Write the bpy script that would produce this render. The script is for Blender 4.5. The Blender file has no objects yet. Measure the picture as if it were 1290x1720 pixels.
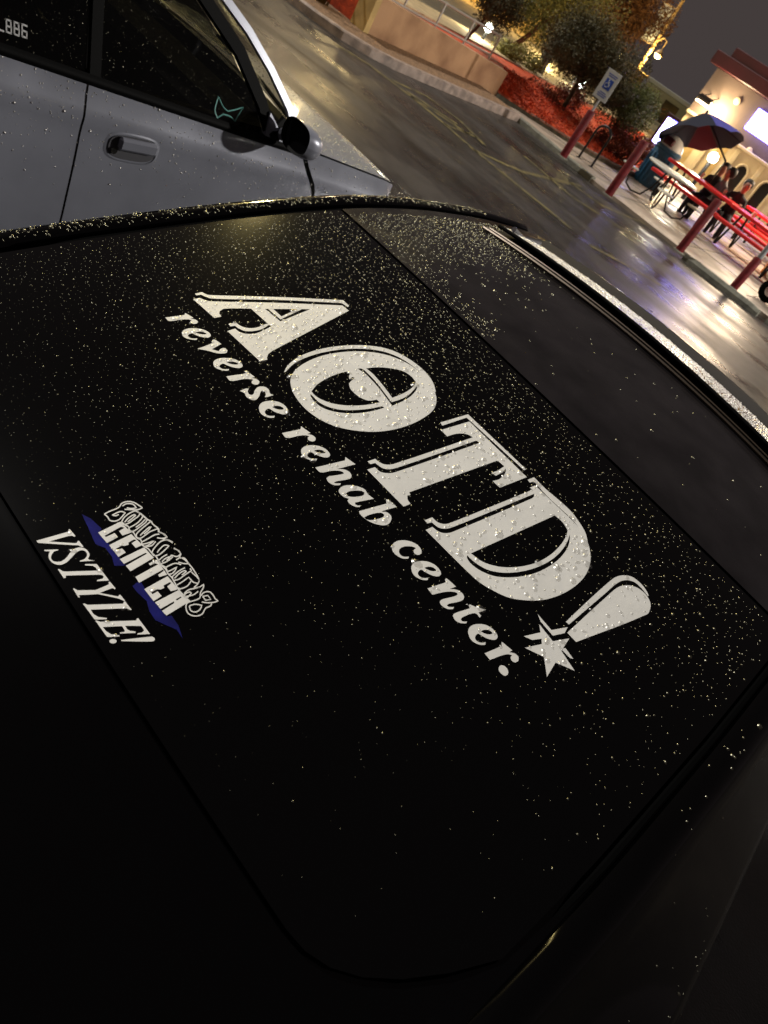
import bpy, math, random
import numpy as np
from mathutils import Vector, Matrix
from mathutils.geometry import tessellate_polygon
random.seed(7); rng = np.random.default_rng(11)
sc = bpy.context.scene
COL = sc.collection

# ------------------------------------------------------------------ camera
PW, PH = 1290, 1720
FPX = 1250.0; PITCH = math.radians(34.2); ROLL = math.radians(34.7); TH = math.radians(24.0); CH = 1.75
fw0 = np.array([-math.sin(TH), math.cos(TH), 0.]); up0 = np.array([0, 0, 1.]); RT = np.cross(fw0, up0)
FW = fw0*math.cos(PITCH) - up0*math.sin(PITCH); UP = fw0*math.sin(PITCH) + up0*math.cos(PITCH)
CAM = np.array([0, 0, CH])
iR = RT*math.cos(ROLL) + UP*math.sin(ROLL); iU = -RT*math.sin(ROLL) + UP*math.cos(ROLL)
cd = bpy.data.cameras.new("camera"); cam = bpy.data.objects.new("camera", cd); COL.objects.link(cam)
m = Matrix.Identity(4)
for i in range(3):
    m[i][0] = iR[i]; m[i][1] = iU[i]; m[i][2] = -FW[i]; m[i][3] = CAM[i]
cam.matrix_world = m
cd.sensor_fit = 'VERTICAL'; cd.sensor_height = 36.0; cd.lens = 36.0*FPX/PH
cd.clip_start = 0.02; cd.clip_end = 2000
cd.dof.use_dof = True; cd.dof.focus_distance = 1.25; cd.dof.aperture_fstop = 9.0
sc.camera = cam
sc.view_settings.view_transform = 'Standard'; sc.view_settings.look = 'None'
sc.view_settings.gamma = 1.0; sc.view_settings.exposure = 0.0; sc.view_settings.use_curve_mapping = False

# ------------------------------------------------------------------ world: overcast night sky lit by the town, a trace of dusk
SUN_TO = Vector((-0.62, -0.16, 0.77)).normalized()
w = bpy.data.worlds.new("World"); sc.world = w; w.use_nodes = True
nt = w.node_tree; nt.nodes.clear()
wo = nt.nodes.new('ShaderNodeOutputWorld'); b1 = nt.nodes.new('ShaderNodeBackground'); b2 = nt.nodes.new('ShaderNodeBackground')
ad = nt.nodes.new('ShaderNodeAddShader'); sky = nt.nodes.new('ShaderNodeTexSky')
sky.sky_type = 'NISHITA'; sky.sun_disc = False; sky.sun_elevation = math.radians(-4); sky.sun_rotation = math.radians(255)
b1.inputs[1].default_value = 0.05
b2.inputs[0].default_value = (0.054, 0.044, 0.043, 1); b2.inputs[1].default_value = 1.0
nt.links.new(sky.outputs[0], b1.inputs[0]); nt.links.new(b1.outputs[0], ad.inputs[0]); nt.links.new(b2.outputs[0], ad.inputs[1]); nt.links.new(ad.outputs[0], wo.inputs[0])
sl = bpy.data.lights.new("sun", 'SUN'); so = bpy.data.objects.new("sun", sl); COL.objects.link(so)
so.rotation_euler = SUN_TO.to_track_quat('Z', 'Y').to_euler()
sl.energy = 2.5; sl.angle = math.radians(1.5); sl.color = (1.0, 0.96, 0.90)

# ------------------------------------------------------------------ pixel helpers: a pixel is a direction, the surface gives the distance
def ray(x, y):
    dx, dy = x - PW/2, y - PH/2
    X = math.cos(ROLL)*dx + math.sin(ROLL)*dy; Y = math.sin(ROLL)*dx - math.cos(ROLL)*dy
    d = FW*FPX + RT*X + UP*Y
    return d/np.linalg.norm(d)
def G(x, y, z=0.0):
    d = ray(x, y); return CAM + d*((z - CH)/d[2])
def onY(x, y, Y):
    d = ray(x, y); return CAM + d*(Y/d[1])
def onP(x, y, P, n):
    d = ray(x, y); return CAM + d*(np.dot(np.array(P) - CAM, n)/np.dot(d, n))

# ------------------------------------------------------------------ materials
def mat(name, col, rough=0.5, metal=0.0, spec=0.5, coat=0.0, var=0.0, vscale=8.0, bump=0.0, bscale=60.0, rvar=0.0, col2=None, emit=None, estr=0.0):
    M = bpy.data.materials.new(name); M.use_nodes = True; t = M.node_tree; p = t.nodes['Principled BSDF']
    p.inputs['Base Color'].default_value = (*col, 1); p.inputs['Roughness'].default_value = rough
    p.inputs['Metallic'].default_value = metal; p.inputs['Specular IOR Level'].default_value = spec
    p.inputs['Coat Weight'].default_value = coat; p.inputs['Coat Roughness'].default_value = 0.05
    tc = t.nodes.new('ShaderNodeTexCoord')
    if var or col2:
        n = t.nodes.new('ShaderNodeTexNoise'); n.inputs['Scale'].default_value = vscale; n.inputs['Detail'].default_value = 6
        t.links.new(tc.outputs['Object'], n.inputs['Vector'])
        r = t.nodes.new('ShaderNodeValToRGB'); c2 = col2 or tuple(c*(1 - var) for c in col); c1 = col if col2 else tuple(min(1, c*(1 + var)) for c in col)
        r.color_ramp.elements[0].position = .35; r.color_ramp.elements[1].position = .65
        r.color_ramp.elements[0].color = (*c2, 1); r.color_ramp.elements[1].color = (*c1, 1)
        t.links.new(n.outputs['Fac'], r.inputs['Fac']); t.links.new(r.outputs['Color'], p.inputs['Base Color'])
    if rvar:
        n = t.nodes.new('ShaderNodeTexNoise'); n.inputs['Scale'].default_value = vscale*.7; n.inputs['Detail'].default_value = 5
        t.links.new(tc.outputs['Object'], n.inputs['Vector'])
        r = t.nodes.new('ShaderNodeMapRange'); r.inputs[1].default_value = .35; r.inputs[2].default_value = .65
        r.inputs[3].default_value = max(0, rough - rvar); r.inputs[4].default_value = min(1, rough + rvar)
        t.links.new(n.outputs['Fac'], r.inputs[0]); t.links.new(r.outputs[0], p.inputs['Roughness'])
    if bump:
        n = t.nodes.new('ShaderNodeTexNoise'); n.inputs['Scale'].default_value = bscale; n.inputs['Detail'].default_value = 5
        t.links.new(tc.outputs['Object'], n.inputs['Vector'])
        b = t.nodes.new('ShaderNodeBump'); b.inputs['Strength'].default_value = bump; b.inputs['Distance'].default_value = .01
        t.links.new(n.outputs['Fac'], b.inputs['Height']); t.links.new(b.outputs['Normal'], p.inputs['Normal'])
    if emit:
        p.inputs['Emission Color'].default_value = (*emit, 1); p.inputs['Emission Strength'].default_value = estr
    return M
M = {}
M['paint'] = mat('black_paint', (.0007, .0007, .0008), .10, 0, .22, .05)
M['roof'] = mat('wet_black_roof', (.011, .0095, .0105), .24, 0, .35, .2, var=.35, vscale=9, bump=.05, bscale=14, rvar=.08)
M['glass'] = mat('black_rear_glass', (.0010, .0010, .0011), .10, 0, .28)
M['rubber'] = mat('black_rubber', (.002, .002, .002), .9, 0, .04)
M['vinyl'] = mat('white_vinyl', (.78, .77, .73), .45, 0, .4, var=.05, vscale=14, bump=.05, bscale=90)
M['blue_vinyl'] = mat('blue_vinyl', (.008, .009, .12), .7, 0, .08, var=.3, vscale=40)
M['silver'] = mat('silver_paint', (.25, .26, .31), .33, .25, .5, .35, var=.10, vscale=3.5, bump=.02, bscale=700, rvar=.06)
M['trim'] = mat('black_trim', (.003, .003, .003), .7, 0, .08, bump=.05, bscale=200)
M['shade'] = mat('dark_lining', (.012, .010, .010), .9, 0, .2)
M['seat'] = mat('maroon_seat_cloth', (.060, .018, .014), .9, 0, .2, bump=.2, bscale=200)
M['teal'] = mat('teal_sticker', (.20, .50, .46), .5)
M['grey_sticker'] = mat('grey_sticker', (.45, .45, .45), .5)
M['mirror'] = mat('mirror_glass', (.02, .02, .022), .05, .6, .8)
M['orange_lens'] = mat('amber_lens', (.5, .14, .02), .15)
M['chrome'] = mat('bright_metal', (.7, .7, .7), .2, 1)
def two(name, a, b, fac):
    Mx = bpy.data.materials.new(name); Mx.use_nodes = True; t = Mx.node_tree; t.nodes.clear()
    o = t.nodes.new('ShaderNodeOutputMaterial'); mx = t.nodes.new('ShaderNodeMixShader'); mx.inputs[0].default_value = fac
    A = a(t); B = b(t)
    t.links.new(A.outputs[0], mx.inputs[1]); t.links.new(B.outputs[0], mx.inputs[2]); t.links.new(mx.outputs[0], o.inputs[0])
    return Mx
def n_tr(c):
    def f(t):
        n = t.nodes.new('ShaderNodeBsdfTransparent'); n.inputs[0].default_value = (*c, 1); return n
    return f
def n_pr(c, r, tr=0.0, ior=1.33):
    def f(t):
        n = t.nodes.new('ShaderNodeBsdfPrincipled'); n.inputs['Base Color'].default_value = (*c, 1); n.inputs['Roughness'].default_value = r
        n.inputs['Transmission Weight'].default_value = tr; n.inputs['IOR'].default_value = ior; n.inputs['Specular IOR Level'].default_value = .8
        return n
    return f
def n_gl(c, r):
    def f(t):
        n = t.nodes.new('ShaderNodeBsdfAnisotropic'); n.inputs['Color'].default_value = (*c, 1); n.inputs['Roughness'].default_value = r; return n
    return f
M['water'] = two('water_bead_yellow_glint', n_tr((1, 1, 1)), n_gl((.52, .50, .37), .34), .42)  # yellow of the lamp glints is put into the bead colour
M['water_bright'] = two('brightened_water_bead', n_tr((1, 1, 1)), n_gl((.70, .67, .64), .38), .7)  # brighter copy of the beads, reflected lamplight put into its gloss colour
M['brownmetal'] = mat('slot_glint_metal', (.07, .052, .036), .35, .6)  # brown metal drawn as the highlight lines in the moonroof slot
M['cup'] = mat('handle_recess_shade', (.07, .07, .08), .5)  # darker grey paints the shade inside the door handle
M['water_on_vinyl'] = two('water_bead_on_vinyl', n_tr((1, 1, 1)), n_gl((.85, .84, .80), .34), .22)
M['side_glass'] = two('tinted_side_glass', n_tr((.42, .42, .40)), n_pr((.005, .005, .005), .06), .35)

# ------------------------------------------------------------------ mesh helpers
def link(o, parent=None):
    COL.objects.link(o)
    if parent: o.parent = parent
    return o
def mesh(name, v, f, ma, parent=None, smooth=False):
    me = bpy.data.meshes.new(name); me.from_pydata([tuple(map(float, p)) for p in v], [], [tuple(map(int, q)) for q in f]); me.update()
    for k in (ma if isinstance(ma, (list, tuple)) else [ma]): me.materials.append(M[k])
    if smooth: me.polygons.foreach_set('use_smooth', [True]*len(me.polygons))
    return link(bpy.data.objects.new(name, me), parent)
def tag(o, label, cat, group=None):
    o['label'] = label; o['category'] = cat
    if group: o['group'] = group
    return o
def struct(o, label=None):
    o['kind'] = 'structure'
    if label: o['label'] = label
    return o
def stuff(o): o['kind'] = 'stuff'; return o
def thing(name, loc, label, cat, group=None):
    o = bpy.data.objects.new(name, None); o.location = tuple(map(float, loc)); o.empty_display_size = .1; COL.objects.link(o)
    bpy.context.view_layer.update()
    return tag(o, label, cat, group)
class MB:
    """collects shapes given in world coordinates; build() makes one mesh object relative to its parent's location"""
    def __init__(s): s.v = []; s.f = []
    def add(s, v, f):
        n = len(s.v); s.v += [tuple(p) for p in v]; s.f += [tuple(i + n for i in q) for q in f]; return s
    def box(s, c, d, rz=0.0, ch=0.0, rx=0.0):
        x, y, z = [q/2 for q in d]; b = min(ch, x*.9, y*.9, z*.9) if ch else 0
        if b:
            V = []
            for sx in (-1, 1):
                for sy in (-1, 1):
                    for sz in (-1, 1):
                        V += [(sx*x, sy*(y - b), sz*(z - b)), (sx*(x - b), sy*y, sz*(z - b)), (sx*(x - b), sy*(y - b), sz*z)]
            idx = lambda i, j, k, a: ((i*2 + j)*2 + k)*3 + a
            F = []
            for i in (0, 1):
                F.append([idx(i, 0, 0, 0), idx(i, 1, 0, 0), idx(i, 1, 1, 0), idx(i, 0, 1, 0)])
                F.append([idx(0, i, 0, 1), idx(1, i, 0, 1), idx(1, i, 1, 1), idx(0, i, 1, 1)])
                F.append([idx(0, 0, i, 2), idx(1, 0, i, 2), idx(1, 1, i, 2), idx(0, 1, i, 2)])
                for j in (0, 1):
                    F.append([idx(i, j, 0, 0), idx(i, j, 1, 0), idx(i, j, 1, 1), idx(i, j, 0, 1)])
                    F.append([idx(i, 0, j, 0), idx(i, 1, j, 0), idx(i, 1, j, 2), idx(i, 0, j, 2)])
                    F.append([idx(0, i, j, 1), idx(1, i, j, 1), idx(1, i, j, 2), idx(0, i, j, 2)])
                    for k in (0, 1): F.append([idx(i, j, k, 0), idx(i, j, k, 1), idx(i, j, k, 2)])
        else:
            V = [(sx*x, sy*y, sz*z) for sx in (-1, 1) for sy in (-1, 1) for sz in (-1, 1)]
            F = [(0, 1, 3, 2), (4, 6, 7, 5), (0, 4, 5, 1), (2, 3, 7, 6), (0, 2, 6, 4), (1, 5, 7, 3)]
        R = Matrix.Rotation(rz, 3, 'Z') @ Matrix.Rotation(rx, 3, 'X')
        return s.add([tuple(R @ Vector(p) + Vector(c)) for p in V], F)
    def tube(s, pts, r, n=8, cap=True):
        P = [Vector(p) for p in pts]; R = r if isinstance(r, (list, tuple)) else [r]*len(P); V = []; F = []
        u = None
        for i, p in enumerate(P):
            d = (P[min(i + 1, len(P) - 1)] - P[max(i - 1, 0)]).normalized()
            if u is None: u = d.orthogonal().normalized()
            u = (u - d*u.dot(d)).normalized(); q = d.cross(u)
            for k in range(n):
                a = 2*math.pi*k/n; V.append(p + (u*math.cos(a) + q*math.sin(a))*R[i])
        for i in range(len(P) - 1):
            for k in range(n): F.append((i*n + k, i*n + (k + 1) % n, (i + 1)*n + (k + 1) % n, (i + 1)*n + k))
        if cap: F += [tuple(range(n))[::-1], tuple(range((len(P) - 1)*n, len(P)*n))]
        return s.add(V, F)
    def lathe(s, c, prof, n=20, sx=1.0, sy=1.0):
        V = []; F = []
        for (r, z) in prof:
            for k in range(n):
                a = 2*math.pi*k/n; V.append((c[0] + r*sx*math.cos(a), c[1] + r*sy*math.sin(a), c[2] + z))
        for i in range(len(prof) - 1):
            for k in range(n): F.append((i*n + k, i*n + (k + 1) % n, (i + 1)*n + (k + 1) % n, (i + 1)*n + k))
        F += [tuple(range(n))[::-1], tuple(range((len(prof) - 1)*n, len(prof)*n))]
        return s.add(V, F)
    def prism(s, poly, off):
        n = len(poly); a = [Vector(p) for p in poly]; o = Vector(off)
        return s.add([tuple(p) for p in a] + [tuple(p + o) for p in a], [tuple(range(n))[::-1], tuple(range(n, 2*n))] + [(i, (i + 1) % n, (i + 1) % n + n, i + n) for i in range(n)])
    def build(s, name, ma, parent=None, smooth=False):
        o = Vector(parent.matrix_world.translation) if parent else Vector((0, 0, 0))
        if parent and parent.parent: o = Vector((0, 0, 0)); q = parent
        if parent:
            o = Vector((0, 0, 0)); q = parent
            while q: o += q.location; q = q.parent
        ob = mesh(name, [(p[0] - o.x, p[1] - o.y, p[2] - o.z) for p in s.v], s.f, ma, parent, smooth)
        if smooth:
            try: ob.data.set_sharp_from_angle(angle=math.radians(40))
            except Exception: pass
        return ob
def grid(fn, us, vs):
    V = [fn(u, v) for v in vs for u in us]; n = len(us)
    F = [(j*n + i, j*n + i + 1, (j + 1)*n + i + 1, (j + 1)*n + i) for j in range(len(vs) - 1) for i in range(n - 1)]
    return V, F
def lamp(name, loc, power, col, size=.08, kind='POINT', aim=None, ang=100):
    l = bpy.data.lights.new(name, kind); o = bpy.data.objects.new(name, l); COL.objects.link(o); o.location = tuple(map(float, loc))
    l.energy = power; l.color = col
    if kind in ('POINT', 'SPOT'): l.shadow_soft_size = size
    if kind == 'SPOT':
        l.spot_size = math.radians(ang); l.spot_blend = .18
        o.rotation_euler = (Vector(loc) - Vector(aim)).to_track_quat('Z', 'Y').to_euler()
    return o
# ================================================================== setting: ground, kerbs, paths, street
def asphalt():
    Mx = mat('wet_asphalt', (.050, .045, .040), .42, 0, .36, bump=.0); t = Mx.node_tree; p = t.nodes['Principled BSDF']
    tc = t.nodes.new('ShaderNodeTexCoord')
    def noise(s, det, rot=0, sy=1.0):
        mp = t.nodes.new('ShaderNodeMapping'); mp.inputs['Scale'].default_value = (1, sy, 1); mp.inputs['Rotation'].default_value = (0, 0, rot); t.links.new(tc.outputs['Object'], mp.inputs[0])
        n = t.nodes.new('ShaderNodeTexNoise'); n.inputs['Scale'].default_value = s; n.inputs['Detail'].default_value = det; t.links.new(mp.outputs[0], n.inputs['Vector']); return n
    big = noise(.55, 5, .2, 2.6); mid = noise(4, 8); fine = noise(130, 6)
    cr = t.nodes.new('ShaderNodeValToRGB'); cr.color_ramp.elements[0].color = (.016, .015, .014, 1); cr.color_ramp.elements[1].color = (.058, .050, .044, 1); cr.color_ramp.elements[0].position = .33; cr.color_ramp.elements[1].position = .68
    mx = t.nodes.new('ShaderNodeMix'); mx.data_type = 'FLOAT'; mx.inputs[0].default_value = .45; t.links.new(big.outputs[0], mx.inputs[2]); t.links.new(mid.outputs[0], mx.inputs[3])
    t.links.new(mx.outputs[0], cr.inputs[0]); t.links.new(cr.outputs[0], p.inputs['Base Color'])
    mr = t.nodes.new('ShaderNodeMapRange'); mr.inputs[1].default_value = .36; mr.inputs[2].default_value = .62; mr.inputs[3].default_value = .20; mr.inputs[4].default_value = .50
    t.links.new(big.outputs[0], mr.inputs[0]); t.links.new(mr.outputs[0], p.inputs['Roughness'])
    ms = t.nodes.new('ShaderNodeMath'); ms.operation = 'MULTIPLY_ADD'; ms.inputs[1].default_value = .5; t.links.new(fine.outputs[0], ms.inputs[0]); t.links.new(mid.outputs[0], ms.inputs[2])
    b = t.nodes.new('ShaderNodeBump'); b.inputs['Strength'].default_value = .34; b.inputs['Distance'].default_value = .012; t.links.new(ms.outputs[0], b.inputs['Height']); t.links.new(b.outputs[0], p.inputs['Normal'])
    return Mx
M['asphalt'] = asphalt()
M['concrete'] = mat('damp_concrete', (.38, .31, .245), .5, 0, .5, var=.25, vscale=2.5, bump=.12, bscale=50, rvar=.18)
M['kerb'] = mat('stained_kerb', (.26, .20, .165), .6, 0, .4, var=.35, vscale=7, bump=.2, bscale=40)
M['stop'] = mat('wheel_stop_concrete', (.17, .165, .13), .7, 0, .3, var=.25, vscale=9, bump=.25, bscale=60)
M['line'] = mat('worn_yellow_paint', (.20, .165, .06), .45, 0, .4, col2=(.045, .04, .032), vscale=7, bump=.1, bscale=90)
M['gravel'] = mat('brown_gravel', (.20, .12, .065), .9, 0, .3, var=.5, vscale=30, bump=.8, bscale=45)
M['redmulch'] = mat('red_mulch', (.66, .085, .022), .85, 0, .3, col2=(.36, .05, .018), vscale=9, bump=.9, bscale=38)
M['street'] = mat('street_asphalt', (.10, .09, .065), .4, 0, .5, var=.3, vscale=1.2, bump=.1, bscale=50)
M['path'] = mat('tan_path', (.42, .32, .18), .7, 0, .4, var=.2, vscale=4, bump=.1, bscale=50)
struct(mesh('ground', [(-400, -400, 0), (400, -400, 0), (400, 400, 0), (-400, 400, 0)], [(0, 1, 2, 3)], 'asphalt'))
def slab(name, poly, z, ma, th=None):
    mb = MB(); th = z + .02 if th is None else th
    mb.prism([(a, b, z - th) for a, b in poly], (0, 0, th)); return struct(mb.build(name, ma))
def kerb(name, pts, w_=.15, h=.13, ma='kerb', z=0.0):
    P = [Vector((a, b, 0)) for a, b in pts]; V = []; F = []
    for i, p in enumerate(P):
        d = (P[min(i + 1, len(P) - 1)] - P[max(i - 1, 0)]).normalized(); nn = Vector((-d.y, d.x, 0))
        for (o, zz_) in ((0, -.03), (.012, h - .02), (.03, h), (w_, h), (w_, -.03)): V.append(p + nn*o + Vector((0, 0, zz_ + z)))
    for i in range(len(P) - 1):
        for k in range(4): F.append((5*i + k, 5*i + k + 1, 5*i + 5 + k + 1, 5*i + 5 + k))
    F += [(4, 3, 2, 1, 0), tuple(5*(len(P) - 1) + k for k in range(5))]
    mb = MB(); mb.add(V, F); return struct(mb.build(name, ma))
KL = [(-16, 8.75), (-12, 8.85), (-10.4, 8.95), (-9.6, 9.08), (-9.1, 9.30), (-8.78, 9.65), (-8.62, 10.1), (-8.58, 10.8), (-8.58, 12.4), (-8.58, 13.95)]
kerb('kerb', KL, .16)
slab('planting_bed', [(a - .1, b + .12) for a, b in KL] + [(-9.75, 13.9), (-9.75, 10.4), (-16, 10.4)], .115, 'gravel')
# pavement in front of the restaurant and its patio, with joints between the bays
M['joint'] = mat('dark_joint', (.03, .028, .025), .9)
pv = slab('pavement', [(-8.72, 13.98), (-6.4, 13.62), (8, 13.62), (8, 40), (-9.3, 40), (-9.3, 14.4)], .06, 'concrete')
for xx in np.arange(-7.5, 8, 1.5):
    mb = MB(); mb.box((xx, 19.9, .0615), (.012, 11.9, .004)); mb.build('joint', 'joint', pv)
for yy in (15.2, 16.8, 18.4, 20.0, 21.6, 23.2):
    mb = MB(); mb.box((-.4, yy, .0630), (16.4, .012, .004)); mb.build('joint', 'joint', pv)
kerb('kerb', [(-6.45, 13.60), (-8.70, 13.95)][::-1], .14, .10, 'stop')
# raised street side behind the retaining wall
slab('terrace', [(-12.0, 10.45), (-9.9, 10.45), (-9.9, 14.5), (-10.3, 17.0), (-10.9, 20), (-12.0, 30)], .50, 'redmulch')
slab('street_path', [(-13.3, 6), (-11.55, 6), (-11.55, 40), (-13.3, 40)], .53, 'path')
slab('street', [(-21.5, -20), (-13.45, -20), (-13.45, 90), (-21.5, 90)], .47, 'street')
slab('far_path', [(-60, -20), (-21.5, -20), (-21.5, 90), (-60, 90)], .60, 'path')
for k in range(14):
    mb = MB(); mb.box((-17.4, -2 + k*4.2, .473), (.12, 2.2, .006)); struct(mb.build('lane_line', 'line'))
# sloping red bed between wall end and patio
BK = [(-9.72, 14.55), (-9.05, 15.0), (-8.45, 15.6), (-8.0, 16.3), (-7.75, 17.1), (-7.65, 18.2), (-7.9, 21)]
V = [(a, b, .13) for a, b in BK] + [(a, b, c) for a, b, c in [(-9.95, 14.6, .52), (-10.0, 15.2, .52), (-10.1, 16.0, .52), (-10.2, 16.8, .50), (-10.3, 17.6, .45), (-10.5, 18.6, .42), (-11, 21, .4)]]
struct(mesh('sloping_bed', V, [(i, i + 1, 8 + i, 7 + i) for i in range(6)], 'redmulch'))
kerb('kerb', BK, .12, .15, 'stop')
# painted bay lines, worn
def stripe(pts, w_=.10):
    P = [Vector(tuple(G(a, b))) for a, b in pts]; V = []; F = []
    for i, p in enumerate(P):
        d = (P[min(i + 1, len(P) - 1)] - P[max(i - 1, 0)]).normalized(); nn = Vector((-d.y, d.x, 0))*w_/2; V += [p - nn + Vector((0, 0, .004)), p + nn + Vector((0, 0, .004))]
    for i in range(len(P) - 1): F.append((2*i, 2*i + 1, 2*i + 3, 2*i + 2))
    mb = MB(); mb.add(V, F); struct(mb.build('bay_line', 'line'))
for pts in ([(560, 72), (620, 109), (690, 162), (747, 209), (797, 253), (900, 336), (960, 385)], [(658, 135), (717, 162), (773, 203), (814, 244)], [(682, 153), (768, 209)], [(690, 162), (790, 228)], [(747, 209), (800, 230)], [(797, 253), (880, 290), (975, 312)],
            [(880, 262), (960, 330), (1060, 395)], [(920, 280), (1010, 345), (1080, 375)], [(990, 412), (1060, 450), (1110, 480)]): stripe(pts, .10)
# concrete wheel stops
def wheel_stop(a, b, lab):
    a, b = Vector(tuple(a)), Vector(tuple(b)); c = (a + b)/2; d = b - a; L_ = d.length; rz = math.atan2(d.y, d.x)
    t = thing('wheel_stop', (c.x, c.y, 0), lab, 'wheel stop', 'concrete wheel stops along the pavement')
    mb = MB(); n_ = 9; V = []; F = []
    R = Matrix.Rotation(rz, 3, 'Z')
    pr = [(-.08, 0), (-.075, .06), (-.045, .115), (.045, .115), (.075, .06), (.08, 0)]
    for i in range(n_):
        x = -L_/2 + L_*i/(n_ - 1); s_ = .8 if i in (0, n_ - 1) else 1.0
        for (yy, zz_) in pr: V.append(tuple(R @ Vector((x, yy*s_, zz_*s_)) + c))
    for i in range(n_ - 1):
        for k in range(5): F.append((6*i + k, 6*i + k + 1, 6*i + 7 + k, 6*i + 6 + k))
    F += [tuple(range(6)), tuple(range(6*(n_ - 1), 6*n_))[::-1]]
    mb.add(V, F); mb.build('concrete_bar', 'stop', t)
    for e in (-.32, .32): mb = MB(); q = R @ Vector((e*L_, 0, 0)) + c; mb.tube([(q.x, q.y, .10), (q.x, q.y, .122)], .012, 8); mb.build('anchor_pin', 'kerb', t)
wheel_stop((-4.05, 13.22, 0), (-2.52, 13.28, 0), 'damp concrete wheel stop in front of the plain red bollard')
wheel_stop((-2.36, 13.36, 0), (-.85, 13.36, 0), 'damp concrete wheel stop in front of the red post with grey tube')
# retaining wall
M['stucco'] = mat('tan_stucco', (.42, .245, .13), .8, 0, .3, col2=(.23, .12, .062), vscale=1.7, bump=.25, bscale=30)
M['stucco_end'] = mat('ochre_stucco', (.48, .33, .13), .8, 0, .3, var=.15, vscale=5, bump=.2, bscale=30)
wall = thing('retaining_wall', (-9.85, 12.5, .1), 'stained tan stucco retaining wall behind the kerb with a railing on top', 'wall')
mb = MB(); mb.prism([(-9.98, 10.42, 0), (-9.98, 14.55, 0), (-9.98, 14.55, .52), (-9.98, 10.42, .67)], (.24, 0, 0)); mb.build('wall_face', 'stucco', wall)
mb = MB(); mb.prism([(-10.05, 10.30, 0), (-9.70, 10.30, 0), (-9.70, 10.42, 0), (-10.05, 10.42, 0)], (0, 0, .70)); mb.build('end_pier', 'stucco_end', wall)
M['rail'] = mat('pale_galvanised_rail', (.38, .36, .32), .45, .6)
rl = thing('railing', (-10.35, 12.5, .5), 'pale metal guard railing standing behind the tan retaining wall', 'railing')
for zz_ in (.95, .58): mb = MB(); mb.tube([(-10.35, 9.6, zz_ + .05), (-10.35, 14.6, zz_)], .022, 8); mb.build('rail', 'rail', rl, True)
for yy in np.arange(9.7, 14.7, .98): mb = MB(); mb.tube([(-10.35, yy, .48), (-10.35, yy, .98 + .05*(14.6 - yy)/5)], .02, 8); mb.build('post', 'rail', rl, True)
# ================================================================== the black hatchback
XC = -.515
_ys = np.linspace(-.5, 4, 4501)
_s = np.interp(_ys, [-.5, .3, .5, 1.15, 1.35, 1.55, 1.8, 2.1, 2.5, 2.7], [.27, .27, .262, .243, .205, .11, .045, .0, -.06, -.1])
_zz = np.cumsum(_s)*(_ys[1] - _ys[0]); _zz += 1.10 - np.interp(.87, _ys, _zz)
def S(x, y):
    return np.interp(y, _ys, _zz) - .035*((np.asarray(x) - XC)/.6)**2
def Sn(x, y):
    e = .004
    gx = (S(x + e, y) - S(x - e, y))/(2*e); gy = (S(x, y + e) - S(x, y - e))/(2*e)
    n = np.stack([-gx, -gy, np.ones_like(gx)], -1); return n/np.linalg.norm(n, axis=-1, keepdims=True)
_t = np.linspace(.5, 3.6, 2500)
def hit(px, py, off=0.0):
    d = ray(px, py); P = CAM + _t[:, None]*d; g = P[:, 2] - S(P[:, 0], P[:, 1]) - off
    i = np.where((g[:-1] > 0) & (g[1:] <= 0))[0]
    if len(i) == 0: return None
    i = i[0]; a = g[i]/(g[i] - g[i + 1]); return P[i] + (P[i + 1] - P[i])*a
def we(y): return float(np.interp(y, [.0, .45, .8, 1.1, 1.4, 1.8, 2.1, 2.35], [.655, .668, .682, .682, .676, .690, .690, .66]))
def ylow(u): return .425 + .03*u*u + .17*max(0, (abs(u) - .74)/.26)**2.4
def ytop(u): return 1.372 + .065*u*u
black_car = thing('black_car', (XC, 1.9, 0), 'black hatchback with wet rear glass carrying large white decal lettering', 'car')
def carpart(name, V, F, ma, smooth=True, parent=None):
    mb = MB(); mb.add(V, F); return mb.build(name, ma, parent or black_car, smooth)
us = np.linspace(-1, 1, 49); vs = np.linspace(0, 1, 41)
def gfn(u, v):
    y = ylow(u) + (ytop(u) - .004 - ylow(u))*v; x = XC + (we(y) - .002)*u
    return (x, y, float(S(x, y)))
rear_glass = carpart('rear_glass', *grid(gfn, us, vs), 'glass')
def rfn(u, v):
    y = ytop(u) + .004 + (2.36 - ytop(u))*v; x = XC + (we(y) - .002)*u
    return (x, y, float(S(x, y)) + .001)
roof_panel = carpart('roof_panel', *grid(rfn, us, np.linspace(0, 1, 31)), 'roof')
# bead of rubber in the glass/roof joint
def seam(u, v):
    y = ytop(u) + (-.004 + .008*v); x = XC + (we(y) - .002)*u
    return (x, y, float(S(x, y)) - .0035)
carpart('seam_strip', *grid(seam, us, [0, .5, 1]), 'rubber')
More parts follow.
